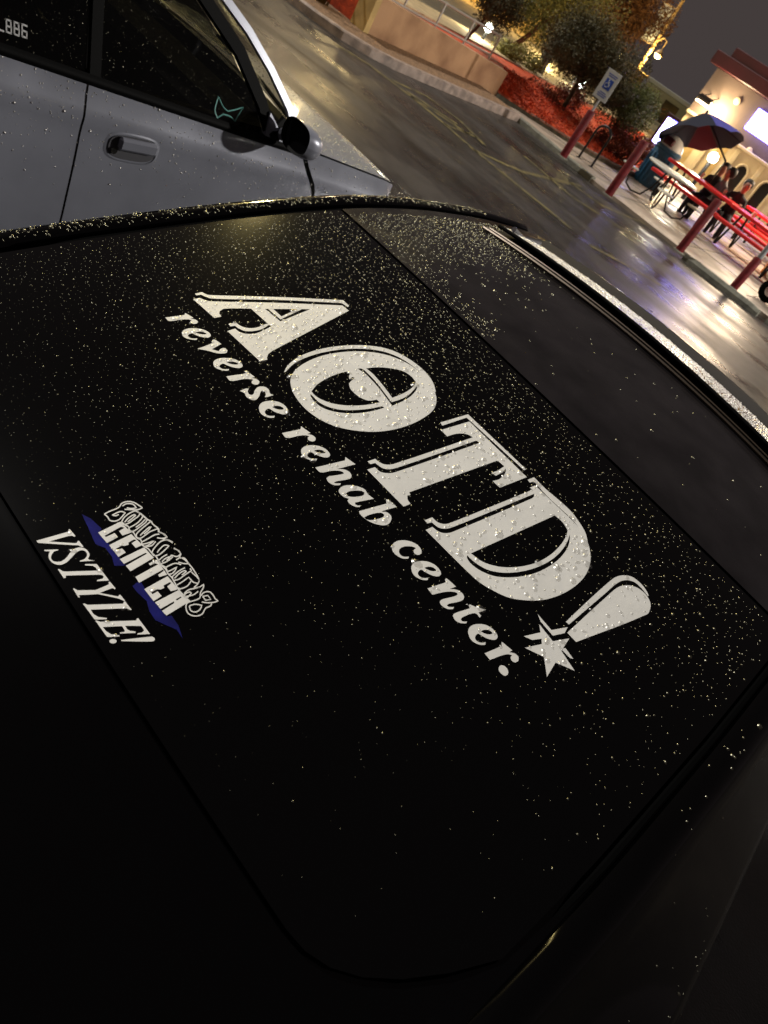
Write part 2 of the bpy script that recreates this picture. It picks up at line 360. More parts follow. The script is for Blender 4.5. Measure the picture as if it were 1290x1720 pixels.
# body loft: half section from the centre line out to the sill, mirrored
st = [(-.02, .55, .50), (0., .70, .60), (.03, .84, .64), (.10, .905, .655), (.22, .945, .66), (.34, None, .66)] + [(y, None, None) for y in np.arange(.42, 2.36, .06)] + \
     [(2.42, 1.215, .655), (2.6, 1.13, .67), (2.8, 1.02, .70), (3.0, .905, .72), (3.1, .875, .72), (3.4, .84, .70), (3.7, .79, .68), (3.95, .72, .64), (4.08, .62, .58), (4.12, .5, .5)]
def section(y, zt, wd):
    e = we(y) if wd is None else wd
    if zt is None:
        top = [(XC + e*k, float(S(XC + e*k, y)) - .011) for k in (0, .3, .6, .85, .985)]; ze = float(S(XC + e, y))
    else:
        top = [(XC + e*k, zt - .035*(e*k/.6)**2 - .004) for k in (0, .3, .6, .85, .985)]; ze = zt - .035*(e/.6)**2
    sh = float(np.interp(y, [-.1, .0, .2, .8, 1.4, 2.2, 3.0, 3.6, 4.12], [.55, .64, .80, .895, .89, .87, .82, .74, .5])); sh = min(sh, ze - .02)
    hw = float(np.interp(y, [-.1, 0., .15, .5, .9, 1.6, 3.4, 3.9, 4.12], [.60, .70, .80, .885, .915, .915, .90, .80, .55]))
    k = max(.05, hw - e)
    cd_ = .015*float(np.clip((y - .50)/.25, 0, 1))
    pr = [(e + .001, ze - cd_), (e + .017, ze - cd_), (e + .019, ze - .001), (e + .027, ze + .005), (e + .040, ze + .007), (e + .056, ze + .002), (e + .070, ze - .012)]
    x1, z1 = e + .070, ze - .012
    for q in (.15, .35, .6, .8, .92, 1.0):
        xx = x1 + (hw - x1)*q; zz_ = z1 + (sh - z1)*(q**.9) - .012*math.sin(math.pi*q); pr.append((xx, zz_))
    pr += [(hw + .012, sh - .03), (hw + .018, sh - .09), (hw + .022, sh*.7), (hw + .012, sh*.5), (hw - .02, .24)]
    return [(XC, top[0][1])] + top[1:] + [(XC + a, b) for a, b in pr]
V = []; F = []; secs = []
for (y, zt, wd) in st:
    h = section(y, zt, wd); full = [(2*XC - a, y, b) for a, b in h[::-1][:-1]] + [(a, y, b) for a, b in h]; secs.append(len(full)); V += full
n = secs[0]
for j in range(len(st) - 1):
    for i in range(n - 1): F.append((j*n + i, j*n + i + 1, (j + 1)*n + i + 1, (j + 1)*n + i))
F += [tuple(range(n)), tuple(range((len(st) - 1)*n, len(st)*n))[::-1]]
body = carpart('body', V, F, 'paint')
# rubber laid in the channel along both sides of glass and roof
for sgn in (-1, 1):
    mb = MB(); P = []
    for y in np.arange(.70, 2.34, .04): P.append((XC + sgn*(we(y) + .009), y, float(S(XC + we(y), y)) - .011 - .01*max(0, .8 - y)/.1))
    mb.tube(P, .0062, 6); mb.build('rubber_seal', 'rubber', black_car, True)
# hatch handle joint and tail panel gap behind the glass
# front glass and lower trim
def wsh(u, v):
    y = 2.42 + .58*v; x = XC + (.60 + .05*v)*u; zt = np.interp(y, [2.36, 2.42, 2.6, 2.8, 3.0], [1.235, 1.215, 1.13, 1.02, .905]); return (x, y, float(zt - .035*((x - XC)/.6)**2 + .004))
carpart('windshield', *grid(wsh, np.linspace(-1, 1, 15), np.linspace(0.03, .97, 8)), 'glass')
for sgn in (-1, 1):
    for (ya, yb) in ((1.52, 1.90), (1.95, 2.5)):
        def sw(u, v):
            y = ya + (yb - ya)*u; e = we(min(y, 2.35)); ze = float(S(XC + e, min(y, 2.35))); x1, z1 = e + .082, ze - .03
            x2, z2 = .905, .90; q = v; return (XC + sgn*(x1 + (x2 - x1)*q + .008), y, z1 + (z2 - z1)*q - .008*math.sin(math.pi*q))
        carpart('side_window', *grid(sw, np.linspace(0, 1, 6), np.linspace(0.02, .9, 8)), 'glass')
# wheels
for sgn in (-1, 1):
    for yy in (.62, 3.2):
        mb = MB(); cx = XC + sgn*.80
        prof = [(.20, -.09), (.29, -.09), (.31, -.07), (.31, .07), (.29, .09), (.20, .09)]
        Vv = []; Ff = []; nn = 24
        for (r, o_) in prof:
            for k in range(nn): a = 2*math.pi*k/nn; Vv.append((cx + o_, yy + r*math.cos(a), .31 + r*math.sin(a)))
        for i in range(len(prof)):
            for k in range(nn): Ff.append((i*nn + k, i*nn + (k + 1) % nn, ((i + 1) % len(prof))*nn + (k + 1) % nn, ((i + 1) % len(prof))*nn + k))
        mb.add(Vv, Ff); wh = mb.build('wheel', 'rubber', black_car, True)
        mb = MB()
        for k in range(5):
            a = 2*math.pi*k/5; mb.box((cx + sgn*.06, yy + .11*math.cos(a), .31 + .11*math.sin(a)), (.03, .05, .22), 0, .006, a + math.pi/2)
        mb.tube([(cx + sgn*.04, yy, .31), (cx + sgn*.085, yy, .31)], .045, 12); mb.build('rim', 'chrome', wh, True)
# tilted moonroof glass standing proud of the roof on its rear edge
def mfn(u, v, o=0.0):
    y = 2.0 - .012*u*u + .40*v; x = XC + (.585 - .03*v)*u
    return (x, y, float(S(x, 2.0)) + .028 - .044*v - .012*v*v - o)
mu = np.linspace(-1, 1, 33); mv = np.linspace(0, 1, 9)
Vt, Ft = grid(lambda u, v: mfn(u, v), mu, mv); Vb, Fb = grid(lambda u, v: mfn(u, v, .006), mu, mv); nt_ = len(Vt)
Fe = []
for i in range(len(mu) - 1): Fe.append((i, i + 1, i + 1 + nt_, i + nt_)); a = (len(mv) - 1)*len(mu) + i; Fe.append((a + 1, a, a + nt_, a + 1 + nt_))
moon = carpart('moonroof', Vt + Vb, Ft + [tuple(q + nt_ for q in f[::-1]) for f in Fb] + Fe, 'roof')
mb = MB(); mb.tube([(mfn(u, 0)[0], mfn(u, 0)[1] - .002, mfn(u, 0)[2] - .004) for u in mu], .0055, 8); mb.build('edge_seal', 'trim', moon, True)
# the opening under it: a dark tray and two brown rails added for its thin highlight lines
def tray(u, v):
    y = 1.955 + .39*v; x = XC + .60*u; return (x, y, float(S(x, y)) + .003)
carpart('moonroof_opening', *grid(tray, mu, mv), 'shade')
for k, yy in enumerate((1.952, 1.985)):
    mb = MB(); mb.tube([(XC + .60*u, yy - .012*u*u, float(S(XC + .6*u, yy)) + .006) for u in mu], .0045 - .001*k, 6); mb.build('opening_glint_rail', 'brownmetal', black_car, True)
for sgn in (-1, 1):
    mb = MB(); x = XC + sgn*.55; mb.tube([(x, 2.01, float(S(x, 2.0)) + .034), (x, 2.08, float(S(x, 2.0)) + .012), (x, 2.2, float(S(x, 2.1)) + .006)], .008, 6); mb.build('hinge_arm', 'chrome', moon, True)
# hatch shut-line and badge strip below the glass
mb = MB(); mb.tube([tuple(p) for p in [(XC + .62, .36, .938), (XC + .655, .28, .915), (XC + .67, .18, .87)]], .003, 5); mb.build('shut_line', 'rubber', black_car)
# ================================================================== the decals on the rear glass, traced on the glass surface
def smooth(pts, sub=4, corner=42, closed=True):
    P = np.array(pts, float); n = len(P); out = []
    def ang(i):
        a = P[i] - P[(i - 1) % n]; b = P[(i + 1) % n] - P[i]
        return abs(math.degrees(math.atan2(a[0]*b[1] - a[1]*b[0], a @ b)))
    cor = [ang(i) > corner for i in range(n)]
    for i in range(n if closed else n - 1):
        j = (i + 1) % n; L = np.linalg.norm(P[j] - P[i]); d = (P[j] - P[i])
        def tan(k):
            if cor[k] or (not closed and k in (0, n - 1)): return d*0.9
            t = P[(k + 1) % n] - P[(k - 1) % n]; return t/(np.linalg.norm(t) + 1e-9)*L
        if cor[i] and cor[j]: out.append(P[i]); continue
        t0, t1 = tan(i), tan(j)
        for s in range(sub):
            u = s/sub; out.append((2*u**3 - 3*u*u + 1)*P[i] + (u**3 - 2*u*u + u)*t0 + (-2*u**3 + 3*u*u)*P[j] + (u**3 - u*u)*t1)
    if not closed: out.append(P[-1])
    return out
DEC = []      # decal outlines in glass (x, y), used to bead water on them
def decal(name, groups, ma='vinyl', off=.0012, rec=True, label=None):
    """groups: list of [outer, hole, hole...] in photo pixels"""
    V = []; F = []
    for g in groups:
        loops = []; 
        for lp in g:
            q = [hit(a, b, off) for a, b in lp]; loops.append([Vector(p) for p in q if p is not None])
        if rec: DEC.append([np.array([(p.x, p.y) for p in l]) for l in loops])
        n = len(V); flat = [p for l in loops for p in l]; V += flat
        for t in tessellate_polygon([[Vector((p.x, p.y, 0)) for p in l] for l in loops]):
            a, b, c = [flat[i] for i in t]
            if (b - a).cross(c - a).z < 0: t = t[::-1]
            F.append(tuple(i + n for i in t))
    mb = MB(); mb.add(V, F); o = mb.build(name, ma, rear_glass)
    if label: o['label'] = label
    return o
def X(x0, y0, s, pts): return [(x0 + a/s, y0 + b/s) for a, b in pts]
def sX(x0, y0, s, pts, corner=42): return smooth(X(x0, y0, s, pts), 4, corner)
cA = (310, 470, 4.3)
decal('letter', [
    [sX(*cA, [(75,100),(125,88),(165,107),(230,112),(700,125),(1145,147),(1188,187),(1180,197),(1135,168),(700,146),(200,136),(160,125),(120,108),(85,112)], 25)],
    [sX(*cA, [(62,140),(110,130),(150,147),(190,155),(640,165),(1140,185),(1187,223),(640,510),(605,535),(595,560),(598,577),(545,588),(310,370),(365,352),(400,378),(450,390),(510,388),(570,365),(628,335),(610,325),(592,308),(480,208),(290,208),(255,225),(250,242),(266,265),(215,275)], 30),
     X(*cA, [(582,210),(908,212),(692,300)])],
    [X(*cA, [(605,212),(642,212),(700,264),(815,212),(848,212),(693,286)])],
    [sX(*cA, [(318,318),(372,308),(400,330),(450,347),(520,345),(590,318),(612,324),(560,355),(510,368),(440,370),(390,350),(365,332),(330,336)], 40)]], label='large white decal letter A with inline stripe')
cO = (470, 560, 4.607)
decal('letter', [
    [sX(*cO, [(32,300),(60,250),(110,205),(180,165),(280,130),(400,105),(530,92),(650,92),(770,105),(880,135),(980,185),(1080,255),(1150,325),(1190,390),(1207,450),(1195,455),(1170,400),(1120,335),(1040,262),(950,200),(850,155),(740,128),(620,118),(500,122),(370,140),(250,170),(150,210),(90,250),(45,297)])],
    [sX(*cO, [(82,380),(95,320),(140,265),(210,220),(310,178),(420,153),(540,140),(680,142),(800,160),(910,195),(1010,245),(1100,315),(1165,390),(1205,470),(1210,540),(1180,600),(1110,655),(1010,705),(890,742),(760,760),(630,757),(500,737),(380,700),(270,640),(180,565),(110,470)], 60),
     sX(*cO, [(245,448),(290,395),(370,345),(450,312),(515,295),(545,312),(535,330),(540,356),(560,338),(580,342),(555,365),(535,387),(545,425),(580,465),(630,500),(690,520),(750,512),(775,533),(690,550),(600,558),(500,556),(400,540),(320,510),(270,478)]),
     sX(*cO, [(237,470),(250,480),(300,530),(380,570),(480,592),(600,592),(700,582),(790,563),(810,575),(720,600),(620,616),(520,618),(420,605),(330,575),(270,530),(240,490)]),
     sX(*cO, [(668,270),(760,262),(870,272),(960,295),(1020,335),(1052,375),(1035,408),(990,445),(930,475),(870,498),(850,470),(790,392),(725,318)]),
     sX(*cO, [(600,272),(640,275),(700,328),(760,394),(820,474),(865,532),(940,508),(1000,474),(1060,408),(1060,430),(1020,480),(960,520),(870,560),(840,520),(780,440),(720,370),(660,310)])]], label='large white decal letter O drawn as an eye')
cT = (600, 680, 4.3)
decal('letter', [
    [X(*cT, [(600,128),(800,68),(1220,465),(1205,472),(790,92),(615,150)])],
    [sX(*cT, [(605,182),(810,120),(1225,522),(1030,598),(978,550),(1025,537),(1062,505),(1075,475),(1068,455),(1058,440),(1012,402),(375,632),(385,650),(362,655),(365,685),(385,715),(335,735),(72,468),(128,450),(165,482),(215,493),(270,488),(885,275),(860,258),(300,450),(230,465),(180,455),(130,420),(95,428),(75,408),(130,390),(170,420),(215,432),(270,425),(835,235),(800,215),(750,207),(700,212),(650,228)])],
    [X(*cT, [(970,490),(1010,478),(1045,455),(1062,444),(1070,462),(1050,487),(1000,512)])]], label='large white decal letter T with inline stripe')
cD = (700, 780, 4.161)
decal('letter', [
    [sX(*cD, [(775,108),(820,90),(900,170),(1000,255),(1080,330),(1140,410),(1180,480),(1195,540),(1190,548),(1165,490),(1100,400),(1000,305),(900,210),(830,130),(822,118),(790,127)])],
    [sX(*cD, [(790,162),(828,147),(1000,310),(1090,395),(1160,475),(1200,560),(1215,640),(1205,720),(1160,800),(1080,870),(970,925),(860,950),(740,948),(640,930),(540,885),(440,825),(350,745),(62,458),(110,437),(150,468),(200,481),(255,470),(800,240),(820,225),(820,205),(790,218),(260,435),(200,450),(150,440),(105,405),(75,413),(55,390),(108,370),(145,403),(195,417),(245,405),(790,185),(808,175)]),
     sX(*cD, [(378,622),(965,357),(1020,405),(1055,460),(1045,500),(1000,570),(930,635),(840,685),(740,712),(640,720),(550,710),(460,680)]),
     sX(*cD, [(352,635),(400,680),(480,730),(560,752),(650,757),(750,745),(850,715),(940,668),(1010,605),(1055,535),(1068,490),(1070,520),(1055,580),(1005,650),(930,710),(840,755),(750,780),(640,790),(540,780),(450,745),(380,695),(352,655)])]], label='large white decal letter D with inline stripe')
cE = (870, 950, 5.375)
decal('exclamation_mark', [
    [sX(*cE, [(432,508),(640,310),(830,140),(890,100),(950,88),(1020,97),(1080,135),(1130,185),(1165,235),(1180,270),(1172,275),(1120,210),(1060,155),(1000,133),(940,137),(880,170),(800,240),(460,532)])],
    [sX(*cE, [(445,605),(850,235),(910,192),(970,178),(1040,185),(1110,220),(1165,275),(1195,335),(1195,385),(1165,440),(525,690)])]], label='large white decal exclamation stroke')
decal('star', [
    [X(*cE, [(193,530),(315,683),(465,657),(392,770),(512,950),(340,875),(262,1005),(235,825),(62,742),(215,708),(213,660),(130,672),(52,638),(203,603)])],
    [X(*cE, [(177,435),(205,470),(303,582),(450,555),(420,610),(315,633),(205,505)])],
    [X(*cE, [(410,745),(430,745),(500,842),(470,835),(400,765)])]], label='white star decal used as the exclamation dot')
c6 = (270, 510, 5.609); c7 = (460, 700, 5.864); c8 = (640, 890, 5.16)
def aff(src, dst):
    A = np.array([[a, b, 1] for a, b in src], float); B = np.array(dst, float); T = np.linalg.solve(A, B)
    return lambda pts: [tuple(np.array([a, b, 1]) @ T) for a, b in pts]
e_o = [(262,330),(275,295),(310,275),(360,270),(420,280),(475,310),(510,350),(520,380),(505,400),(470,402),(420,385),(375,360),(350,345),(325,360),(320,385),(345,410),(380,418),(408,415),(405,435),(370,435),(320,418),(280,385)]
e_h = [(375,330),(400,320),(440,322),(470,338),(480,352),(460,358),(420,352)]
for c, A in ((c6, ((200,270),(472,305),(338,340))), (c6, ((495,555),(772,590),(637,630))), (c6, ((925,975),(1200,1020),(1068,1075))), (c7, ((268,335),(553,380),(420,430))), (c8, ((262,330),(520,380),(405,435))), (c8, ((755,890),(1010,925),(905,995)))):
    t = aff(((262,330),(520,380),(405,435)), A); decal('letter', [[smooth(X(*c, t(e_o)), 4, 70), smooth(X(*c, t(e_h)), 4, 70)]])
r_o = [(80,160),(180,140),(262,122),(268,93),(362,160),(328,170),(380,182),(412,208),(405,235),(372,243),(340,228),(335,205),(350,192),(310,182),(240,188),(125,208)]
for c, A in ((c6, ((42,130),(230,87),(350,172))), (c6, ((618,685),(805,632),(930,740))), (c7, ((80,160),(268,93),(412,215))), (c8, ((897,1070),(1045,968),(1192,1110)))):
    t = aff(((80,160),(268,93),(412,215)), A); decal('letter', [[smooth(X(*c, t(r_o)), 4, 62)]])
for c, o, hs in ((c6, [(345,425),(430,395),(488,370),(487,342),(508,338),(570,380),(480,430),(545,448),(562,428),(600,418),(628,440),(620,462),(580,470),(520,465),(450,445)], []),
    (c6, [(745,822),(800,800),(830,800),(820,825),(830,850),(855,860),(875,850),(885,820),(910,790),(950,780),(995,790),(1020,815),(1030,845),(1062,862),(1000,880),(980,880),(990,855),(975,825),(955,820),(940,835),(930,865),(910,895),(880,910),(840,900),(805,875),(790,845)], []),
    (c7, [(408,500),(700,430),(705,397),(805,468),(620,515),(690,518),(745,545),(765,580),(755,605),(720,618),(620,635),(590,648),(610,655),(660,655),(650,672),(590,672),(535,640),(518,605),(540,588),(600,578),(660,568),(690,560),(680,545),(640,532),(570,532),(460,548)], []),
    (c7, [(640,740),(650,705),(690,680),(760,675),(840,690),(900,720),(925,760),(985,808),(870,830),(800,845),(800,862),(830,875),(855,872),(845,890),(800,885),(745,855),(725,825),(740,808),(690,790)], [[(710,755),(740,735),(800,727),(860,730),(892,745),(885,770),(840,785),(780,790),(730,780)]]),
    (c7, [(838,930),(1110,855),(1105,815),(1125,815),(1212,888),(1080,925),(1060,935),(1110,940),(1150,970),(1158,1005),(1140,1045),(1100,1068),(1040,1065),(970,1045),(900,1005),(850,960)], [[(890,990),(930,970),(1000,950),(1060,947),(1088,965),(1080,985),(1030,1005),(960,1018),(910,1010)]]),
    (c8, [(95,160),(105,120),(140,97),(195,90),(255,100),(315,130),(350,175),(350,205),(325,217),(295,208),(282,185),(290,168),(305,158),(270,145),(220,142),(175,155),(155,180),(165,212),(195,232),(242,232),(235,250),(190,248),(140,225),(105,190)], []),
    (c8, [(402,508),(560,455),(555,425),(570,422),(650,492),(595,512),(660,520),(705,550),(720,585),(705,610),(650,628),(590,640),(570,655),(590,668),(632,668),(625,687),(575,685),(525,655),(508,625),(525,605),(580,590),(640,575),(665,560),(655,545),(610,535),(540,540),(445,562)], []),
    (c8, [(622,745),(635,725),(770,680),(758,655),(770,645),(830,672),(870,682),(908,692),(870,708),(845,715),(868,745),(855,760),(815,722),(710,755),(690,775),(705,792),(745,795),(740,810),(690,808),(645,785)], [])):
    decal('letter', [[sX(*c, o, 62)] + [sX(*c, h, 70) for h in hs]])
decal('full_stop', [[sX(*c8, [(1020,1200),(1035,1175),(1070,1180),(1098,1212),(1100,1248),(1075,1265),(1045,1248),(1025,1225)], 80)]])
# small italic capitals
cV = (50, 870, 10.75); cY = (130, 970, 8.6); cL = (130, 830, 8.0625); cM = (230, 920, 8.0625)
decal('letter', [[X(*cV, [(120,410),(690,250),(705,205),(725,205),(825,325),(805,342),(770,322),(700,325),(345,425),(800,455),(850,450),(870,412),(890,415),(970,520),(945,525),(870,492),(800,492),(150,450)])]])
decal('letter', [[sX(*cV, [(260,575),(515,568),(510,585),(450,600),(410,640),(385,690),(390,740),(420,775),(480,790),(560,785),(630,745),(690,680),(740,610),(800,560),(880,535),(960,538),(1030,575),(1070,630),(1080,670),(1050,735),(1080,755),(1175,770),(905,788),(910,768),(960,755),(1010,720),(1035,670),(1020,620),(980,590),(920,585),(860,610),(800,665),(740,730),(670,795),(590,838),(510,845),(430,820),(370,770),(340,710),(345,650),(365,605),(270,598)], 60)]])
decal('letter', [[[(97,956),(100.2,956),(105,959.3),(109.5,960),(164,958.4),(161,953.5),(156,950.5),(142.7,949.6),(142.7,947.5),(162.6,947.4),(183.3,975.1),(162.9,976.1),(163.2,973.9),(172.2,972),(174.4,968.9),(172.2,966.2),(166,965.2),(110.5,966.7),(110.3,970.9),(107,970.9)]]])
for o in ([(-66,158),(-40,160),(0,185),(265,180),(455,100),(450,65),(470,60),(552,158),(540,170),(505,152),(320,222),(590,275),(605,250),(620,250),(690,335),(670,338),(600,305),(300,240),(20,255),(35,285),(15,290)],
          [(80,378),(100,375),(150,395),(660,378),(675,345),(690,345),(785,468),(765,470),(715,445),(190,465),(235,530),(300,570),(425,585),(425,602),(250,608)],
          [(258,622),(275,620),(330,640),(850,620),(860,590),(880,590),(1050,815),(870,825),(865,808),(930,795),(960,770),(955,745),(920,700),(690,697),(720,750),(760,770),(840,780),(840,800),(620,810),(612,795),(680,785),(685,765),(645,702),(365,715),(420,780),(490,820),(610,835),(605,852),(430,860)]):
    decal('letter', [[X(*cY, o)]])
decal('exclamation_mark', [[sX(*cY, [(628,902),(1050,855),(1090,857),(1115,880),(1118,900),(1100,918),(1060,925),(640,920)], 50)], [sX(*cY, [(515 + 52*math.cos(a), 920 + 32*math.sin(a)) for a in np.linspace(0, 2*math.pi, 10)[:-1]], 80)]])
# the small logo: blue bolt, block capitals, outlined script
decal('logo_bolt', [[X(*cL, [(60,270),(180,330),(330,470),(290,525),(440,690),(590,880),(655,960),(620,970),(500,970),(470,850),(380,730),(250,680),(210,600),(160,480)])],
                    [X(*cM, [(0,470),(60,470),(110,560),(240,740),(400,930),(470,920),(560,1050),(620,1230),(540,1110),(380,1040),(250,980),(170,860),(130,720),(0,600),(-60,520)])]], 'blue_vinyl', .0006, False, 'dark blue jagged bolt behind the small logo')
for c, o, hs in ((cL, [(280,520),(580,372),(730,520),(610,560),(565,500),(640,455),(590,440),(365,565),(385,580),(505,527),(550,582),(400,662)], []),
    (cL, [(430,690),(730,540),(880,690),(790,728),(735,665),(800,625),(770,612),(690,655),(695,685),(640,700),(600,697),(520,740),(540,755),(605,735),(655,790),(555,850)], []),
    (cL, [(575,880),(905,720),(1035,860),(720,1045),(655,970),(945,805),(920,795),(630,945)], []),
    (cL, [(785,1120),(1095,950),(1050,935),(985,965),(965,940),(1075,885),(1215,1090),(1110,1122),(1095,1090),(1170,1040),(1160,1020),(835,1200)], []),
    (cM, [(100,560),(415,385),(560,560),(460,590),(410,525),(470,475),(440,468),(360,510),(370,545),(320,565),(270,562),(190,605),(210,630),(280,590),(335,655),(225,722)], []),
    (cM, [(245,740),(560,575),(725,720),(400,918),(340,855),(505,750),(500,725),(320,828)], [[(525,700),(595,660),(605,675),(540,715)]])):
    decal('letter', [[X(*c, o)] + [X(*c, h) for h in hs]])
def line_decal(name, lines, wpx, label=None):
    V = []; F = []
    for c, pts, cl in lines:
        q = smooth(X(*c, pts), 3, 60, cl); q = [np.array(p) for p in q]
        if cl: q.append(q[0])
        n0 = len(V); m_ = 0
        for i, p in enumerate(q):
            d = q[min(i + 1, len(q) - 1)] - q[max(i - 1, 0)]; d = d/(np.linalg.norm(d) + 1e-9); nn = np.array([-d[1], d[0]])*wpx/2
            a = hit(*(p + nn), .0015); b = hit(*(p - nn), .0015); V += [a, b]; m_ += 1
        for i in range(m_ - 1): F.append((n0 + 2*i, n0 + 2*i + 2, n0 + 2*i + 3, n0 + 2*i + 1))
    mb = MB(); mb.add(V, F); o = mb.build(name, 'vinyl', rear_glass)
    if label: o['label'] = label
L = [(cL, [(365,270),(430,235),(520,200),(570,170),(600,125),(680,100),(760,110),(830,150),(880,185),(820,210),(730,210),(640,205)], False),
     (cL, [(365,270),(410,310),(440,355),(510,365),(570,340),(650,250),(580,235),(470,285),(520,292),(560,275)], False),
     (cL, [(610,160),(660,130),(750,135),(800,185),(730,195),(670,185)], False),
     (cL, [(780,225),(860,265),(945,340),(1000,370),(1020,405),(1100,470),(1110,510),(1180,545),(1215,585),(1150,610),(1230,625),(1290,660)], False),
     (cL, [(600,375),(650,420),(690,440),(700,500),(760,520),(800,590),(860,620),(880,690),(960,740),(1010,800),(1060,840),(1100,900),(1130,960),(1190,1010),(1220,1060)], False),
     (cM, [(500,5),(560,40),(595,85),(570,140),(640,140),(700,215),(760,290),(840,430),(830,480),(770,540)], False),
     (cM, [(290,170),(330,230),(390,270),(420,350),(470,400),(510,470),(560,560),(610,620),(680,680)], False),
     (cM, [(770,545),(850,530),(905,495),(900,540),(860,610),(850,680),(760,720),(680,750),(665,820),(700,895),(790,925),(880,900),(930,820),(1000,785),(1010,755)], False),
     (cM, [(870,650),(900,610),(980,595),(1030,640),(1060,690),(1100,720),(1040,740),(960,745),(880,735)], False),
     (cM, [(730,780),(790,765),(880,780),(850,840),(790,870),(730,850),(710,790)], True),
     (cM, [(890,660),(960,645),(1000,700),(930,712)], True)]
for c, pts in ((cL, [(775,225),(700,262),(625,325),(595,385),(620,415),(690,395),(770,340),(830,295),(845,260),(800,225)]), (cL, [(640,380),(690,325),(760,280),(790,285),(740,330),(680,375)]),
    (cL, [(850,265),(885,290),(870,330),(800,400),(700,455),(705,490),(750,505),(830,455),(920,385),(945,350)]), (cL, [(890,300),(930,330),(860,400),(790,450)]),
    (cL, [(1000,365),(960,395),(870,470),(800,540),(800,580),(840,600),(900,570),(980,510),(1080,470),(1100,490)]), (cL, [(850,560),(900,510),(970,450),(1000,440),(960,490),(900,540)]),
    (cL, [(1090,505),(1150,530),(1215,580),(1150,600),(1080,590)]), (cL, [(870,650),(960,600),(1050,550),(1110,540)]), (cL, [(880,680),(960,660),(1040,630),(960,690),(900,705),(1000,700),(1060,640)]),
    (cL, [(1290,650),(1220,620),(1130,640),(1050,720),(1010,790),(1030,830),(1090,830),(1180,760),(1240,700),(1180,690),(1110,750),(1080,790)]),
    (cM, [(500,10),(570,45),(590,90),(540,120),(470,100),(420,150)]), (cM, [(410,90),(340,130),(295,175),(320,215),(400,190),(480,130),(470,95)]), (cM, [(340,190),(380,150),(430,125),(450,130),(400,170)]),
    (cM, [(530,165),(590,135),(650,165),(700,215),(640,215),(560,195)]), (cM, [(380,270),(440,240),(520,210),(600,230)]), (cM, [(400,330),(470,300),(540,260),(500,330),(440,360),(410,345)]),
    (cM, [(650,270),(560,320),(480,390),(490,440),(560,430),(660,360),(740,310),(720,280)]), (cM, [(510,415),(560,360),(640,310),(670,320),(610,370)]),
    (cM, [(740,330),(840,430),(830,480),(770,470),(720,420)]), (cM, [(530,510),(600,470),(700,400),(740,440),(680,520),(580,560),(560,540)]),
    (cM, [(640,620),(700,570),(790,550),(850,530)]), (cM, [(620,650),(700,600),(740,610),(690,670),(640,660),(760,640),(830,590)])): L.append((c, pts, False))
line_decal('logo_script', L, 2.0, 'white outlined script lettering of the small logo')
# ================================================================== rain beads
NS = 8
_a = np.arange(NS)*2*math.pi/NS
_dome = np.concatenate([np.stack([np.cos(_a), np.sin(_a), 0*_a], 1), np.stack([.80*np.cos(_a + .2), .80*np.sin(_a + .2), 0*_a + .58], 1), np.stack([.40*np.cos(_a), .40*np.sin(_a), 0*_a + .90], 1), [[0, 0, 1.0]]])
_df = []
for r_ in (0, 1):
    for k in range(NS): _df += [(r_*NS + k, r_*NS + (k + 1) % NS, (r_ + 1)*NS + (k + 1) % NS), (r_*NS + k, (r_ + 1)*NS + (k + 1) % NS, (r_ + 1)*NS + k)]
for k in range(NS): _df.append((2*NS + k, 2*NS + (k + 1) % NS, 3*NS))
_df = np.array(_df)
def beads(name, P, N, R, hgt, parent, elong=.25, ma='water', seed=3):
    """P points, N normals, R radii; one mesh of small uneven domes"""
    g = np.random.default_rng(seed); n = len(P)
    t = np.cross(N, np.array([0, 0, 1.]) + g.normal(0, .01, (n, 3))); t += g.normal(0, .05, (n, 3)); t -= N*np.sum(t*N, 1, keepdims=True); t /= np.linalg.norm(t, axis=1, keepdims=True); b = np.cross(N, t)
    an = g.uniform(0, 6.28, n)[:, None]; t2 = t*np.cos(an) + b*np.sin(an); b2 = np.cross(N, t2)
    ex = 1 + g.uniform(-elong, elong*1.4, n); ey = 1 + g.uniform(-elong, elong, n); h = hgt*g.uniform(.75, 1.2, n)
    D = np.repeat(_dome[None], n, 0); D = D*(1 + g.normal(0, .05, D.shape))
    V = P[:, None] + R[:, None, None]*(D[:, :, 0:1]*ex[:, None, None]*t2[:, None] + D[:, :, 1:2]*ey[:, None, None]*b2[:, None] + (D[:, :, 2:3] - .06)*h[:, None, None]*N[:, None])
    o = Vector((0, 0, 0)); q = parent
    while q: o += q.location; q = q.parent
    V = V.reshape(-1, 3) - np.array(o); F = (_df[None] + (np.arange(n)*len(_dome))[:, None, None]).reshape(-1, 3)
    me = bpy.data.meshes.new(name); me.vertices.add(len(V)); me.vertices.foreach_set('co', V.ravel().astype(np.float32))
    me.loops.add(F.size); me.loops.foreach_set('vertex_index', F.ravel().astype(np.int32)); me.polygons.add(len(F))
    me.polygons.foreach_set('loop_start', np.arange(0, F.size, 3, dtype=np.int32)); me.polygons.foreach_set('use_smooth', np.ones(len(F), bool)); me.update(); me.validate()
    me.materials.append(M[ma]); ob = bpy.data.objects.new(name, me); link(ob, parent); stuff(ob); return ob
def inpoly(p, poly):
    x, y = p[:, 0], p[:, 1]; r = np.zeros(len(p), bool); j = len(poly) - 1
    for i in range(len(poly)):
        a, b = poly[i], poly[j]; c = ((a[1] > y) != (b[1] > y)) & (x < (b[0] - a[0])*(y - a[1])/(b[1] - a[1] + 1e-12) + a[0]); r ^= c; j = i
    return r
def jit(x0, x1, y0, y1, d, g):
    xs, ys_ = np.meshgrid(np.arange(x0, x1, d), np.arange(y0, y1, d)); p = np.stack([xs.ravel(), ys_.ravel()], 1); return p + g.uniform(-.5, .5, p.shape)*d
g = np.random.default_rng(5)
